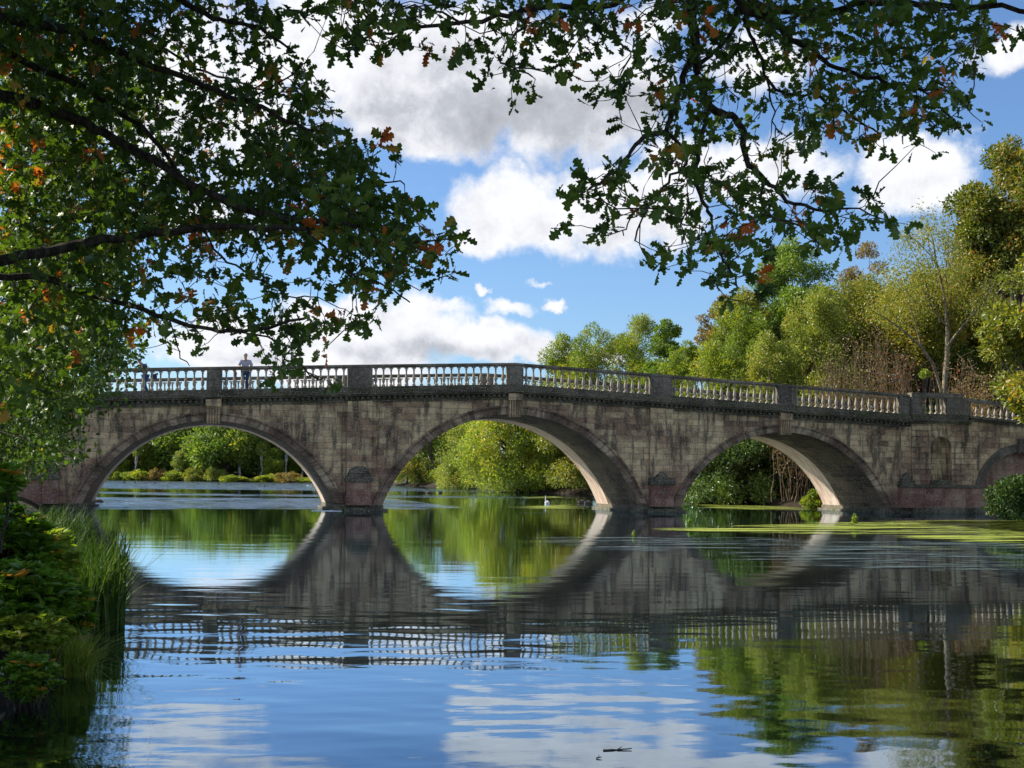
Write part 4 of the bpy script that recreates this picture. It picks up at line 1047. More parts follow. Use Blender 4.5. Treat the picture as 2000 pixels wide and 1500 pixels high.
T('bright_bush', 'small bright green bush peeping over the parapet beside the niche pavilion', 'bush', 1806, 76, 722, 24, 'sunny_leaf', seed=87, nclump=24, nleaf=2600, lsize=.17, shape='shrub', trunk_r=.05)
# through the right arch
T('holly_bush', 'large glossy pale-leaved evergreen bush seen through the right arch', 'bush', 1420, 89, 790, 112, 'glossy_leaf', seed=88, nclump=120, nleaf=20000, lsize=.24, shape='shrub', trunk_r=.15, clump_r=.17)
T('holly_bush', 'darker evergreen bush behind the glossy one in the right arch', 'bush', 1545, 89, 810, 85, 'laurel_leaf', seed=89, nclump=70, nleaf=9000, lsize=.24, shape='shrub', trunk_r=.15, clump_r=.2)
stem_shrub('leafless grey branches with a few red leaves in the right arch shade', 1540, 84, 845, 40, 'red_leaf', 90, 16, 420, bk='twig_bark')
stem_shrub('thin brown twigs by the right jamb of the right arch', 1575, 86, 845, 34, 'bronze_leaf', 92, 16, 900, bk='brown_bark')
T('holly_bush', 'deep green bush behind the bare twigs in the right arch', 'bush', 1610, 87, 800, 55, 'laurel_leaf', seed=94, nclump=50, nleaf=7000, lsize=.22, shape='shrub', trunk_r=.1, clump_r=.2)
T('bright_bush', 'little sunlit bush at the foot of the right arch jamb', 'bush', 1588, 80, 957, 24, 'sunny_leaf', seed=91, nclump=20, nleaf=1700, lsize=.17, shape='shrub', trunk_r=.04)
T('laurel_bush', 'dark laurel bush against the wing wall at the right edge', 'bush', 2000, 59.5, 925, 72, 'laurel_leaf', seed=93, nclump=60, nleaf=9000, lsize=.17, shape='shrub', trunk_r=.07, clump_r=.22)

# ------------------------------------------------------------ near oaks
def oak_limbs(specs):
    """specs: list of (pixel polyline [(x,y,depth)], r0, r1) -> paths, nodes"""
    paths = []
    for pts, ra_, rb_ in specs:
        P = [at(x, y, d) for x, y, d in pts]; out = []; ra_ *= 1.05; rb_ *= 1.5
        n = len(P); m_ = 4
        for i in range(n-1):
            p0 = P[max(i-1, 0)]; p1 = P[i]; p2 = P[i+1]; p3 = P[min(i+2, n-1)]
            for k in range(m_):
                t = k/m_
                q = .5*((2*p1)+(-p0+p2)*t+(2*p0-5*p1+4*p2-p3)*t*t+(-p0+3*p1-3*p2+p3)*t**3)
                q = q+rng.normal(size=3)*.012
                out.append((q, ra_+(rb_-ra_)*((i+t)/(n-1))))
        out.append((P[-1], rb_)); paths.append(out)
    return paths
def spray(cells, paths, dfun, lsz, seed, wfun=None, tintf=None):
    """fill photo-sized cells with twig-end clusters of lobed leaves hung from the limbs"""
    global rng
    rng = np.random.default_rng(seed)
    nodes = [p for pth in paths for p, r in pth]
    cl = []
    for (cx, cy, dens) in cells:
        c = dens/9.6; dep0 = dfun(cx, cy)
        leafpx = (lsz*FPX/dep0); cover = .26*leafpx*leafpx
        nl = -math.log(1-c)*2500/cover; nc = nl/7.5*(1.55 if 240 < cx < 640 and cy < 400 else 1.85)
        nc = int(nc)+(rng.random() < nc-int(nc))
        for _ in range(nc):
            x = cx+rng.uniform(0, 50); y = cy+rng.uniform(0, 50)
            cl.append(at(x, y, dfun(x, y)+rng.normal()*.9))
    cl = np.array(cl)
    N = np.array(nodes)
    d0 = np.array([np.min(np.sum((N-c)**2, 1)) for c in cl]); order = np.argsort(d0)
    twigs = []; arr = np.zeros((len(N)+len(cl), 3)); arr[:len(N)] = N; cnt = len(N)
    Ps = []; Ds = []; Ts = []
    for oi in order:
        c = cl[oi]; dd = np.sum((arr[:cnt]-c)**2, 1); j = int(np.argmin(dd)); a = arr[j]
        if dd[j] > .55**2*1.6: continue
        if dd[j] > .0025:
            L = sqrt(dd[j]); twigs.append(curve_path(a, c, min(.012, .0035+.004*L), .0025, 3 if L < .5 else 5, -.03, .18))
        arr[cnt] = c; cnt += 1
        out = (c-a)/(np.linalg.norm(c-a)+1e-6)
        m_ = rng.integers(5, 11)
        d_ = rng.normal(size=(m_, 3))+out*.8; d_[:, 2] -= .35
        Ps.append(c+rng.normal(size=(m_, 3))*.03); Ds.append(d_)
        base = rng.normal(.45, .24)
        if rng.random() < .022: base = rng.uniform(.88, 1.02)
        Ts.append(np.clip(rng.normal(base, .09, m_), 0, 1))
    P = np.concatenate(Ps)
    V, F, TT = leaves(P, np.concatenate(Ds), rng.uniform(.5, 1.4, len(P))*lsz, np.concatenate(Ts), T_OAK, rng.uniform(.8, 1.35, len(P))[:, None, None], .5)
    return V, F, TT, twigs
ROWS = ["9999999948856677764688876788888888888760",
 "9999998717610677525556762267657868676773",
 "9999998726760100004654625477346667666420",
 "9999888887784000000230056577523466776510",
 "9998888888887310000000012566443776686610",
 "9999877888999730000000002556525644513100",
 "9999988899999963000000334565533000000000",
 "9999999999999995100000666566666663100000",
 "9899999999999998610000453666666764530000",
 "9999986766568999850000022466765521000000",
 "9999854654434789730000000444641000000000",
 "9999866565642151400000000000310000000000",
 "9988756467777730000000000000000000000000",
 "9886532201562000000000000000000000000000",
 "9875100000652000000000000000000000000000",
 "9874000000000000000000000000000000000000"]
# fix-ups of single rows read off the photograph
def cells(c0, c1, r0=0, r1=16):
    out = []
    for r_, row in enumerate(ROWS):
        if not (r0 <= r_ < r1): continue
        for c_ in range(c0, min(c1, len(row))):
            k = int(row[c_])
            if k: out.append((c_*50, r_*50, k))
    return out
rng = np.random.default_rng(3)
def oak(name, label, specs, trunk, cellist, dfun, seed, lsz, crown):
    global rng
    paths = oak_limbs(specs)
    V, F, TT, tw = spray(cellist, paths, dfun, lsz, seed)
    root = empty(name, (trunk[0], trunk[1], float(max(0, ground_z(trunk[0], trunk[1])))), label=label, cat='tree')
    o = np.array([root.location[0], root.location[1], root.location[2]])
    allp = [[(p-o, r_) for p, r_ in pth] for pth in paths+tw]
    # the trunk and the limbs that leave the picture run back to it
    tp = curve_path((0, 0, -.3), (.3, .2, trunk[2]), .42, .2, 10, 0, .03); allp.append(tp)
    for pth in allp[:crown['joined']]:
        a, ra_ = pth[0]; k = min(10, max(3, int(10*(a[2]-.8)/trunk[2])))
        allp.append(curve_path(tp[k][0], a, max(.10, ra_*1.6), ra_, 8, .05, .03))
    TV, TF = tubes(allp, 6)
    link('branches', np_mesh('branches', TV, TF, smooth=True), 'oak_bark', root)
    # upper crown, outside the picture, that keeps these boughs in shade
    Ps = []; Ds = []; Ts = []
    for (cx, cy, cz, rx, ry, rz, n) in crown['clumps']:
        p, d = crown_points(n, np.array([cx, cy, cz])-o, np.array([rx, ry, rz])); Ps.append(p); Ds.append(d+rng.normal(size=d.shape)); Ts.append(np.clip(rng.normal(.45, .2, n), 0, .8))
    P = np.concatenate(Ps)
    V2, F2, T2 = leaves(P, np.concatenate(Ds), rng.uniform(.30, .5, len(P)), np.concatenate(Ts), T_SIMPLE, 1.6)
    Vn = V-o
    link('foliage', np_mesh('foliage', np.concatenate([Vn, V2]), np.concatenate([F, F2+len(Vn)]), np.concatenate([TT, T2])), 'oak_leaf', root)
    return root
d1 = lambda x, y: 11.5+1.6*sin(x*.004+1)+1.2*sin(y*.006)+(.8 if y > 550 else 0)
def L(pts, ra_, rb_, dd=0, f=d1): return ([(x, y, f(x, y)+dd) for x, y in pts], ra_, rb_)
left_specs = [
 L([(-60,20),(60,45),(130,60),(220,95),(300,130),(400,165),(480,200),(540,225),(610,255)], .052, .010, -1.2),
 L([(-60,170),(50,200),(130,225),(200,260),(280,300),(360,350),(450,400),(560,430),(640,436),(700,442)], .066, .010, -1.3),
 L([(-60,500),(0,508),(100,490),(200,470),(300,455),(420,445),(520,446),(600,448)], .062, .012, -1.6),
 L([(-60,70),(60,125),(150,165),(250,230),(330,310),(370,370),(400,440)], .040, .008, -1.0),
 L([(-60,300),(60,335),(170,350),(260,335),(330,330)], .022, .006, .4),
 L([(-60,445),(60,436),(120,430),(230,430),(300,440)], .025, .006, .2),
 L([(-60,535),(100,548),(180,575),(260,600),(350,630),(430,645),(520,640),(600,620)], .036, .007, -1.0),
 L([(280,-60),(370,15),(430,35),(510,60),(572,103)], .035, .007, -.5),
 L([(60,50),(200,62),(300,90),(400,140),(500,170),(620,212)], .022, .006, .8),
 L([(560,430),(640,380),(700,330),(740,350),(790,360)], .014, .004),
 L([(600,448),(680,470),(760,480),(830,470),(880,470)], .014, .004),
 L([(600,448),(650,500),(700,540),(760,560),(800,590)], .012, .004),
 L([(430,645),(520,660),(560,700),(600,725),(630,740)], .010, .004),
 L([(480,200),(560,150),(600,120)], .010, .004), L([(400,445),(430,500),(500,540),(560,575),(620,580)], .012, .004),
 L([(300,560),(330,620),(350,690),(370,715)], .010, .003),
]
oak('oak_tree', 'big oak reaching in from the left edge with dark spreading boughs', left_specs, (-6.5, 6.5, 9.0), cells(0, 13)+[c for c in cells(13, 19) if c[1] > 60 or c[0] < 700], d1, 11, .112,
    dict(joined=9, clumps=[(-6, 12, 9.8, 4.5, 4.5, 2.2, 4200), (-9, 9, 7.5, 3.0, 4, 3.5, 3600), (-3.0, 13, 8.9, 3.0, 3.5, 1.3, 2200), (-10, 14, 6.5, 3, 3.5, 3.5, 2600)]))
d2 = lambda x, y: 9.6+1.0*sin(x*.005)+.9*sin(y*.007+1)
def L2(pts, ra_, rb_, dd=0): return L(pts, ra_, rb_, dd, d2)
right_specs = [
 L2([(1345,-80),(1352,40),(1360,90),(1362,130),(1370,170),(1385,210),(1430,225),(1450,255),(1460,310),(1485,345),(1520,375),(1560,400),(1620,415),(1660,405),(1740,432)], .050, .003),
 L2([(1450,-80),(1470,5),(1560,20),(1640,20),(1680,5),(1770,5),(1850,10),(1990,18),(2080,30)], .045, .012, .5),
 L2([(1430,-60),(1440,10),(1500,35),(1540,75),(1590,100),(1620,125),(1680,150),(1740,165),(1800,172),(1890,188)], .035, .006, -.3),
 L2([(1300,-60),(1200,6),(1050,20),(940,40),(800,55),(680,88)], .030, .006, .4),
 L2([(1358,100),(1335,150),(1320,200),(1300,255),(1265,262),(1235,292),(1190,340),(1150,370)], .030, .006),
 L2([(1382,205),(1380,240),(1362,300),(1360,340),(1370,390),(1388,420),(1400,470),(1420,520),(1440,560)], .022, .005),
 L2([(1440,12),(1430,55),(1410,85),(1385,110),(1368,130)], .020, .014), L2([(1450,40),(1480,100),(1500,160),(1540,182),(1600,187),(1680,240),(1720,260)], .018, .005),
 L2([(1300,258),(1335,290),(1330,330),(1295,362),(1260,420),(1240,470)], .014, .004), L2([(1040,22),(1000,80),(980,120),(1040,150)], .012, .004),
 L2([(1500,160),(1510,220),(1515,270)], .010, .003), L2([(1250,400),(1235,430),(1218,460)], .006, .003), L2([(1800,172),(1850,220),(1880,250)], .009, .003),
 L2([(1150,12),(1170,60),(1230,100),(1210,150)], .012, .004), L2([(1485,345),(1500,420),(1560,440),(1600,480)], .012, .004), L2([(900,45),(850,20),(780,10)], .01, .004)]
oak('oak_tree', 'oak with a leafy spray hanging from the top over the right half', right_specs, (5.5, -1.5, 8.2),
    cells(19, 40)+[c for c in cells(13, 19) if c[1] <= 60 and c[0] >= 650], d2, 12, .100,
    dict(joined=4, clumps=[(2.5, 9.5, 8.6, 4.5, 3.4, 1.6, 4200), (6, 5, 8.2, 4.0, 4, 2.0, 2500), (-1.5, 9.0, 8.9, 3, 3, 1.2, 2000)]))

# the tree with smaller leaves hanging over the left end of the bridge
def left_mid():
    global rng
    rng = np.random.default_rng(21)
    b = at(-420, 900, 27); gz = float(ground_z(b[0], b[1]))
    root = empty('hornbeam_tree', (b[0], b[1], gz), label='dense small-leaved tree behind the oak, drooping over the left end of the bridge', cat='tree')
    o = np.array([b[0], b[1], gz]); Ps = []; Ds = []; Ts = []; paths = []
    tp = curve_path((0, 0, -.3), (.2, 0, 9.5), .35, .10, 10, 0, .03); paths.append(tp)
    for (x, y, rx, ry, n) in [(60,60,110,80,2600),(170,190,110,90,2800),(60,300,110,90,3000),(190,370,80,80,2200),(60,480,100,80,3000),(170,520,80,60,2000),(90,620,120,60,3200),(150,690,90,45,2600),(200,640,55,35,900),(60,740,90,60,2800),(140,780,45,25,1100),(30,840,70,60,1900),(95,835,35,35,700),(20,915,34,28,450),
                              (-150,200,160,200,3500),(-150,600,150,200,3500),(-260,850,160,120,2200),(90,-150,160,120,2400),(-150,-150,180,150,2400),(175,745,30,28,420),(105,880,14,12,110)]:
        nc = max(4, n//85)
        for _ in range(nc):
            a_ = rng.uniform(0, 2*pi); r_ = sqrt(rng.random())
            px_, py_ = x+rx*r_*cos(a_), y+ry*r_*sin(a_)
            c = at(px_, py_, 25+rng.normal()*2.0+.004*(x-100))-o
            m_ = 85; s = rng.normal(size=(m_, 3))*np.array([.28, .28, .16]); Ps.append(c+s)
            d_ = rng.normal(size=(m_, 3)); d_[:, 2] -= .7; Ds.append(d_); Ts.append(np.clip(rng.normal(.42+rng.normal()*.16, .16, m_), 0, .9))
            if rng.random() < .6:
                k = min(10, max(2, int(c[2]*.8))); paths.append(curve_path(tp[k][0], c, .04, .006, 6, .06, .05))
    P = np.concatenate(Ps); V, F, TT = leaves(P, np.concatenate(Ds), rng.uniform(.075, .135, len(P)), np.concatenate(Ts), T_SIMPLE, 1.3)
    TV, TF = tubes(paths, 5)
    link('trunk', np_mesh('trunk', TV, TF, smooth=True), 'oak_bark', root); link('foliage', np_mesh('foliage', V, F, TT), 'oak_leaf', root)
left_mid()

# ------------------------------------------------------------ left bank plants
def blade_clump(name, label, cat, x, y, nb, hgt, spread, m, seed, wid=.012, lean=.35, parts=None, px=None, bend=.6):
    global rng
    rng = np.random.default_rng(seed)
    b = on_water(x, y)
    root_o = None
    V = []; F = []; T_ = []
    for i in range(nb):
        a = rng.uniform(0, 2*pi); r_ = spread*sqrt(rng.random())
        base = np.array([r_*cos(a)*(px or 1), r_*sin(a), -.05]); h_ = hgt*rng.uniform(.55, 1.1)
        la = rng.uniform(0, 2*pi); ld = np.array([cos(la), sin(la), 0]); le = abs(rng.normal())*lean*h_; be = max(0, rng.normal())*bend
        sd = np.cross(ld, [0, 0, 1.0]); w_ = wid*rng.uniform(.6, 1.3); k0 = len(V); t_ = rng.random()
        for s in range(6):
            t = s/5; p = base+ld*(le*t*t)+np.array([0, 0, h_*(t-be*.35*t**3)]); ww_ = w_*(1-t**2*.92)
            V += [p-sd*ww_, p+sd*ww_]; T_ += [t_, t_]
        for s in range(5): F.append([k0+2*s, k0+2*s+1, k0+2*s+3, k0+2*s+2])
    link(name, np_mesh(name, np.array(V), np.array(F), np.array(T_)), m, None, loc=tuple(b), label=label, cat=cat)
blade_clump('reed_clump', 'tall upright dark green reeds standing in the water at the left bank', 'reeds', 168, 1225, 750, 1.02, .60, 'reed_leaf', 1, px=.7)
blade_clump('reed_clump', 'broad reed bed behind the tall reeds, nearer the bridge', 'reeds', 130, 1120, 900, .95, 1.3, 'reed_leaf', 2, px=.8, lean=.5)
blade_clump('reed_clump', 'grey green reeds at the foot of the bridge abutment', 'reeds', 62, 1050, 700, .9, 2.0, 'reed_leaf', 3, px=.8, lean=.6, wid=.018)
blade_clump('grass_tuft', 'yellow green grass tuft drooping over the mud at the bottom left', 'grass tuft', 118, 1318, 1100, .42, .26, 'grass_leaf', 4, wid=.005, lean=1.1, bend=1.6)
blade_clump('grass_tuft', 'small grass tuft above the mud bank at the left edge', 'grass tuft', 45, 1285, 900, .42, .40, 'grass_leaf', 5, wid=.006, lean=.9, bend=1.2)
blade_clump('bent_reeds', 'few dark bent reed stalks leaning out over the water beside the reed clump', 'reeds', 212, 1180, 9, .95, .14, 'reed_leaf', 8, wid=.014, lean=.75, bend=1.4)
def rhodo(name, label, x, y, dep, rx, rz, n, seed, lm='bank_leaf', ls=.13):
    global rng
    rng = np.random.default_rng(seed)
    c = at(x, y, dep); gz = max(0, float(ground_z(c[0], c[1]))); root = empty(name, (c[0], c[1], gz), label=label, cat='bush')
    cc = np.array([0, 0, c[2]-gz]); Ps = []; Ds = []; Ts = []; paths = []
    for _ in range(n):
        p, d = crown_points(1, cc, np.array([rx, rx, rz])); p = p[0]
        if p[2] < .02: continue
        m_ = 9; an = np.linspace(0, 2*pi, m_, endpoint=False)+rng.random()
        d_ = np.stack([np.cos(an), np.sin(an), np.full(m_, .15)], 1)+d[0]*.5+rng.normal(size=(m_, 3))*.18
        Ps.append(np.repeat(p[None], m_, 0)); Ds.append(d_); t_ = rng.normal(.5, .2); Ts.append(np.clip(rng.normal(t_, .12, m_), 0, 1) if rng.random() > .03 else np.ones(m_))
        if rng.random() < .12 or not paths: paths.append(curve_path((p[0]*.5, p[1]*.5, max(-.1, p[2]-.55)), p, .010, .004, 4, .02, .08))
    P = np.concatenate(Ps); V, F, TT = leaves(P, np.concatenate(Ds), rng.uniform(.75, 1.2, len(P))*ls, np.concatenate(Ts), T_LANCE, 1.5, 2.0)
    TV, TF = tubes(paths, 4)
    link('stems', np_mesh('stems', TV, TF), 'oak_bark', root); link('foliage', np_mesh('foliage', V, F, TT), lm, root)
rhodo('rhododendron_bush', 'tallest rhododendron with glossy leaf whorls at the left edge beside the reeds', 5, 1085, 12.0, .50, .48, 420, 1)
rhodo('rhododendron_bush', 'yellow-green rhododendron shoots leaning towards the tall reeds', 85, 1100, 13.0, .34, .36, 200, 6, 'grass_leaf', .13)
rhodo('rhododendron_bush', 'middle rhododendron bush spreading over the bank edge', 35, 1175, 10.6, .40, .30, 300, 7)
rhodo('fern_clump', 'bright leafy clump low on the bank above the grass tuft', 60, 1235, 10.2, .30, .14, 200, 8, 'grass_leaf', .08)
rhodo('rhododendron_bush', 'lower rhododendron shoots just above the mud, between the bush and the reeds', 112, 1190, 11.8, .28, .26, 160, 2)
rhodo('rhododendron_bush', 'rhododendron sprig poking in from the left under the small-leaved tree', -10, 945, 11.0, .26, .16, 60, 3)
rhodo('bramble_shoots', 'dim leafy shoots trailing down the mud bank at bottom left', 55, 1320, 9.4, .22, .16, 150, 4, 'bank_leaf', .075)
# mud bank
def mud_bank():
    mb = MB(); n = 26; m_ = 16; b = on_water(-60, 1330); r2 = np.random.default_rng(4)
    ph = r2.random(6)*6
    pts = {}
    for i in range(n):
        for j in range(m_+1):
            a = 2*pi*i/n; e = (pi/2)*j/m_
            k = 1+.10*sin(3*a+ph[0])+.07*sin(7*a+ph[1])+.05*sin(11*a+4*e)
            pts[i, j] = (.95*k*cos(a)*cos(e)**1.2, 1.5*k*sin(a)*cos(e)**1.2, -.3+.62*sin(e)*(1+.1*sin(5*a+ph[2])*cos(e)))
    for i in range(n):
        for j in range(m_):
            i2 = (i+1) % n
            mb.face([pts[i, j], pts[i2, j], pts[i2, j+1], pts[i, j+1]], smooth=True)
    mb.build('mud_bank', 'mud', None, True, loc=tuple(b), kind='structure')
mud_bank()
# pond-edge sprigs growing through the duckweed
for i, (x, y, s_) in enumerate(((1345, 1030, .26), (1668, 1026, .34), (1238, 1048, .16))):
    global_rng = rng
    rng = np.random.default_rng(300+i)
    b = on_water(x, y); n = 46
    P = rng.normal(size=(n, 3))*.004; P[:, 2] = rng.random(n)*s_
    V, F, TT = leaves(P, rng.normal(size=(n, 3))+np.array([0, 0, .8]), rng.uniform(.35, .6, n)*s_, rng.random(n), T_SIMPLE)
    SV, SF = tubes([[(np.array([0, 0, -.1]), .012), (np.array([0, 0, s_]), .010)]], 3)
    SF = np.concatenate([SF[:, :3], SF[:, [0, 2, 3]]]); F = np.concatenate([F, SF+len(V)]); V = np.concatenate([V, SV]); TT = np.concatenate([TT, np.zeros(len(SV))])
    link('water_sprig', np_mesh('water_sprig', V, F, TT), 'sunny_leaf' if i == 1 else 'alder_leaf', None, loc=tuple(b),
         label=['dark leafy sprig growing out of the duckweed before the second pier', 'bright green sprig in the duckweed before the right arch', 'tiny dark sprig on the water left of the other two'][i], cat='water plant')

# ------------------------------------------------------------ people, birds, small things
def skin_mesh(name, verts, edges, radii, m, parent, sub=2):
    me = bpy.data.meshes.new(name); me.from_pydata(verts, edges, [])
    o = link(name, me, m, parent)
    md = o.modifiers.new('skin', 'SKIN'); md.use_smooth_shade = True
    for i, r_ in enumerate(radii):
        sv = me.skin_vertices[0].data[i] if me.skin_vertices else None
        if sv: sv.radius = (r_, r_) if not isinstance(r_, tuple) else r_
    if me.skin_vertices: me.skin_vertices[0].data[0].use_root = True
    s_ = o.modifiers.new('sub', 'SUBSURF'); s_.levels = sub; s_.render_levels = sub
    return o
def person(label, loc, rz, mats, pose):
    root = empty('person', loc, rz, label=label, cat='person')
    j = pose
    order = ['pel','spi','che','neck','hb','ht','shL','elL','wrL','haL','shR','elR','wrR','haR','hiL','knL','anL','toL','hiR','knR','anR','toR']
    E_ = [('pel','spi'),('spi','che'),('che','neck'),('neck','hb'),('hb','ht'),('che','shL'),('shL','elL'),('elL','wrL'),('wrL','haL'),('che','shR'),('shR','elR'),('elR','wrR'),('wrR','haR'),
          ('pel','hiL'),('hiL','knL'),('knL','anL'),('anL','toL'),('pel','hiR'),('hiR','knR'),('knR','anR'),('anR','toR')]
    rad = dict(pel=(.125,.09),spi=(.12,.085),che=(.14,.095),neck=.055,hb=.085,ht=.075,shL=.06,elL=.042,wrL=.03,haL=.03,shR=.06,elR=.042,wrR=.03,haR=.03,hiL=.085,knL=.058,anL=.042,toL=.04,hiR=.085,knR=.058,anR=.042,toR=.04)
    idx = {k: i for i, k in enumerate(order)}
    body = skin_mesh('body', [j[k] for k in order], [(idx[a], idx[b]) for a, b in E_], [rad[k] for k in order], mats[0], root)
    def sub(nm, keys, m, gr):
        e = [(keys.index(a), keys.index(b)) for a, b in E_ if a in keys and b in keys]
        r_ = [tuple(x+gr for x in rad[k]) if isinstance(rad[k], tuple) else rad[k]+gr for k in keys]
        return skin_mesh(nm, [j[k] for k in keys], e, r_, m, root)
    top = ['che','spi','pel','shL','elL','shR','elR'] + (['wrL','wrR'] if mats[4] else [])
    sub('jacket' if mats[4] else 'polo_shirt', top, mats[1], .042)
    sub('trousers', ['pel','hiL','knL','anL','hiR','knR','anR'], mats[2], .032)
    # hair, ears, nose, eyes as small shapes on the head
    h = MB(); hb = Vector(j['hb']); ht = Vector(j['ht']); c = (hb+ht)/2
    prof = [(0.096*cos(t), .105*sin(t)+.02) for t in np.linspace(-.1, pi/2, 6)]
    h.lathe(prof, (c[0], c[1]+.012, c[2]), 14); h.build('hair', mats[3], root)
    f = MB(); f.lathe([(0, -.02), (.016, -.012), (.012, .02), (0, .03)], (c[0], c[1]-.098, c[2]-.01), 6)
    for s in (-1, 1): f.lathe([(0, -.03), (.02, -.01), (.02, .02), (0, .035)], (c[0]+s*.092, c[1], c[2]-.01), 6, sx=.5)
    f.build('face', mats[0], root)
    ey = MB()
    for s in (-1, 1): ey.lathe([(0, -.008), (.011, 0), (0, .008)], (c[0]+s*.032, c[1]-.088, c[2]+.012), 6)
    ey.build('eyes', 'hair_dark', root)
    for s, nm in ((1, 'L'), (-1, 'R')):
        wv = Vector(j['wr'+nm]); hv = Vector(j['ha'+nm]); d = (hv-wv).normalized(); sd = d.cross(Vector((0, 0, 1))).normalized() if abs(d.z) < .9 else Vector((1, 0, 0))
        pts = []
        for q in range(4):
            a = hv+d*.02+sd*(-.03+.02*q); b = a+d*(.035-.004*abs(q-1.5)); c2 = b+d*.02+Vector((0, 0, -.02)); pts.append([(np.array(a), .010), (np.array(b), .009), (np.array(c2), .006)])
        a = wv+d*.03+sd*(-.03); pts.append([(np.array(a), .011), (np.array(a+d*.03-sd*.025), .009), (np.array(a+d*.055-sd*.03), .007)])
        TV, TF = tubes(pts, 6); link('hand_fingers', np_mesh('fingers', TV, TF, smooth=True), mats[0], root)
        sh = MB(); a = Vector(j['an'+nm]); t = Vector(j['to'+nm]); m_ = (a+t)/2
        sh.lathe([(0, -.055), (.06, -.05), (.065, 0), (.045, .04), (0, .055)], (m_[0], m_[1], m_[2]-.0), 10, sy=1.9, sx=.8); sh.build('shoe', 'shoe_leather', root)
    return root
def deck(x): return RAIL(x)-1.17
p1 = at(478, 760, 1); xm = float((64.0)*p1[0]/p1[1])
P1 = dict(pel=(0,0,.93),spi=(0,-.02,1.12),che=(0,-.05,1.36),neck=(0,-.06,1.50),hb=(0,-.08,1.60),ht=(0,-.07,1.72),
  shL=(.20,-.05,1.40),elL=(.30,-.12,1.16),wrL=(.24,-.34,1.10),haL=(.22,-.42,1.11),shR=(-.20,-.05,1.40),elR=(-.30,-.12,1.16),wrR=(-.24,-.34,1.10),haR=(-.22,-.42,1.11),
  hiL=(.10,0,.86),knL=(.11,-.02,.48),anL=(.12,.02,.08),toL=(.13,-.14,.05),hiR=(-.10,0,.86),knR=(-.11,-.02,.48),anR=(-.10,.02,.08),toR=(-.12,-.14,.05))
person('balding man in a pale grey polo shirt and blue jeans leaning on the balustrade', (xm, YF+.72, deck(xm)), 0, ('skin','polo_cloth','jeans_cloth','hair_grey',False), P1).scale = (1.06, 1.06, 1.06)
p2 = at(283, 760, 1); x2 = float(64.4*p2[0]/p2[1])
P2 = dict(pel=(0,.02,.92),spi=(0,.0,1.12),che=(0,-.10,1.34),neck=(0,-.20,1.46),hb=(0,-.30,1.54),ht=(0,-.34,1.64),
  shL=(.19,-.10,1.38),elL=(.25,-.16,1.12),wrL=(.14,-.36,1.06),haL=(.08,-.42,1.08),shR=(-.19,-.10,1.38),elR=(-.25,-.14,1.12),wrR=(-.14,-.34,1.06),haR=(-.08,-.41,1.08),
  hiL=(.09,.02,.86),knL=(.10,-.06,.48),anL=(.11,.06,.08),toL=(.11,-.10,.05),hiR=(-.09,.02,.86),knR=(-.10,.0,.48),anR=(-.10,.22,.10),toR=(-.10,.08,.05))
person('stooping walker in a dark purple jacket and jeans near the left end of the bridge', (x2, YF+1.15, deck(x2)), radians(-62), ('skin','jacket_cloth','jeans_cloth','hair_dark',True), P2)
# shoulder bag beside the stooping walker
bg = MB(); bx0 = x2+.42
prof = [(bx0-.14, 0), (bx0+.14, 0), (bx0+.16, .12), (bx0+.13, .26), (bx0-.13, .26), (bx0-.16, .12)]
bag = empty('shoulder_bag', (bx0, YF+1.1, deck(x2)+.72), label='small dark blue shoulder bag hanging at the stooping walker\'s side', cat='bag')
bg.prism([(x-bx0, z) for x, z in prof], -.06, .06); bg.build('pouch', 'bag_cloth', bag)
sv, sf = tubes([[(np.array([-.12, 0, .25]), .012), (np.array([-.22, -.02, .45]), .012), (np.array([-.36, -.04, .62]), .012)], [(np.array([.12, 0, .25]), .012), (np.array([-.05, .04, .46]), .012), (np.array([-.34, .04, .64]), .012)]], 5)
link('strap', np_mesh('strap', sv, sf), 'bag_cloth', bag)
# rust-coloured post beside the man
pst = at(459, 760, 1); xp = float(63.6*pst[0]/pst[1])
po = empty('rusty_post', (xp, YF+.62, deck(xp)), label='narrow rust-brown post behind the balustrade left of the man in grey', cat='post')
q = MB(); q.lathe([(0,0),(.12,0),(.12,.05),(.075,.08),(.07,.8),(.085,.84),(.085,.9),(.06,.96),(0,.98)], (0,0,0), 10); q.build('shaft', 'rust_paint', po)

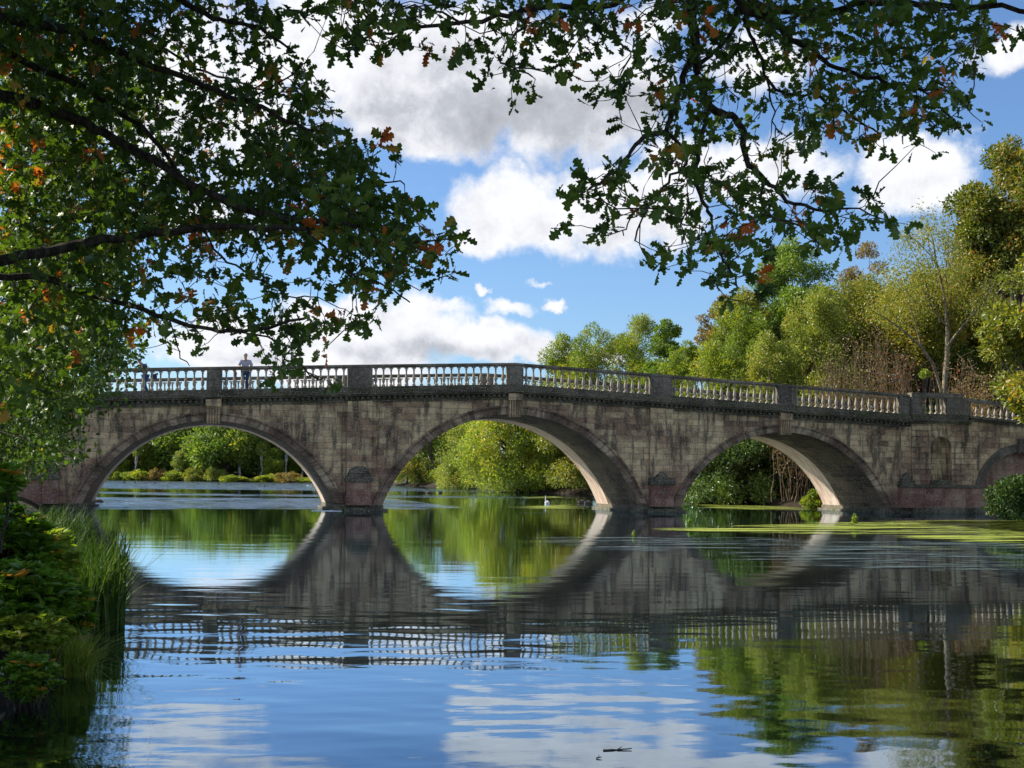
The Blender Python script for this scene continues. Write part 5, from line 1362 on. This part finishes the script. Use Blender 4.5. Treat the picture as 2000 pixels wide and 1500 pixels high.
def bird(name, label, cat, x, y, s, m, rz, neck, group=None, beak='swan_beak'):
    b = on_water(x, y); root = empty(name, tuple(b), rz, label=label, cat=cat, group=group)
    me = MB(); me.lathe([(0,-.30),(.10,-.27),(.17,-.12),(.18,.05),(.13,.22),(.06,.34),(0,.40)], (0,0,0), 12)
    V = [( z, x_, y_+.07) for (x_, y_, z) in me.v]; me.v = [(s*a, s*b_, s*max(-.05, c)) for a, b_, c in V]
    me.build('body', m, root, True)
    if neck: pts = [(np.array([-.26,0,.12]), .055), (np.array([-.36,0,.22]), .042), (np.array([-.34,0,.38]), .034), (np.array([-.30,0,.52]), .032), (np.array([-.35,0,.60]), .045), (np.array([-.44,0,.58]), .030)]
    else: pts = [(np.array([-.22,0,.12]), .06), (np.array([-.27,0,.22]), .05), (np.array([-.31,0,.30]), .06), (np.array([-.37,0,.29]), .04)]
    pts = [(p*s, r_*s) for p, r_ in pts]; V, F = tubes([pts], 8); link('neck', np_mesh('neck', V, F, smooth=True), m, root)
    e = pts[-1][0]; V, F = tubes([[(e, .025*s), (e+np.array([-.09, 0, -.02])*s, .008*s)]], 6); link('beak', np_mesh('beak', V, F), beak, root)
    return root
bird('swan', 'white swan swimming beyond the centre arch', 'swan', 1069, 984, .85, 'swan_feather', radians(50), True)
bird('duck', 'dark duck with a pale head beside the lit jamb of the centre arch', 'duck', 1136, 983, .95, 'duck_feather', 0, False)
bird('duck', 'second duck closest to the lit jamb of the centre arch', 'duck', 1148, 984, .9, 'duck_feather', 0, False)
bird('duck', 'lone duck swimming at the foot of the left arch jamb', 'duck', 192, 981, .8, 'duck_feather', 0, False)
dk0 = None
for i, (x, y) in enumerate(((243,943.5),(264,943.5),(281,944),(303,944),(332,944.5),(384,945),(427,946),(449,946),(515,950),(535,946.5),(206,943),(836,963),(860,963))):
    if dk0 is None: dk0 = bird('duck', 'tiny dark duck far out on the bright water', 'duck', x, y, .85, 'duck_feather', .3, False, 'ducks far out on the lake'); continue
    b = on_water(x, y); copy_tree(dk0, tuple(b), i*1.1, (1, 1, 1), 'tiny dark duck far out on the bright water', 'ducks far out on the lake')
# floating sticks
def stick(label, x, y, L_, rz, r_=.012, m='wet_wood', name='floating_stick'):
    b = on_water(x, y); V, F = tubes([curve_path((-L_/2, 0, .008), (L_/2, 0, .014), r_, r_*.5, 6, 0, .06), curve_path((0, 0, .01), (L_*.2, .03, .02), r_*.6, r_*.3, 3, 0, .05)], 6)
    o = link(name, np_mesh(name, V, F, smooth=True), m, None, loc=tuple(b), label=label, cat='stick'); o.rotation_euler = (0, 0, rz)
stick('dark forked stick floating near the bottom of the picture', 1206, 1467, .19, radians(-2), .007)
stick('very short dark twig floating left of the larger stick', 1170, 1483, .035, 0, .005)
stick('pale thin pole floating against the left pier', 638, 998, 1.6, radians(-28), .03, 'white_paint', 'floating_pole')
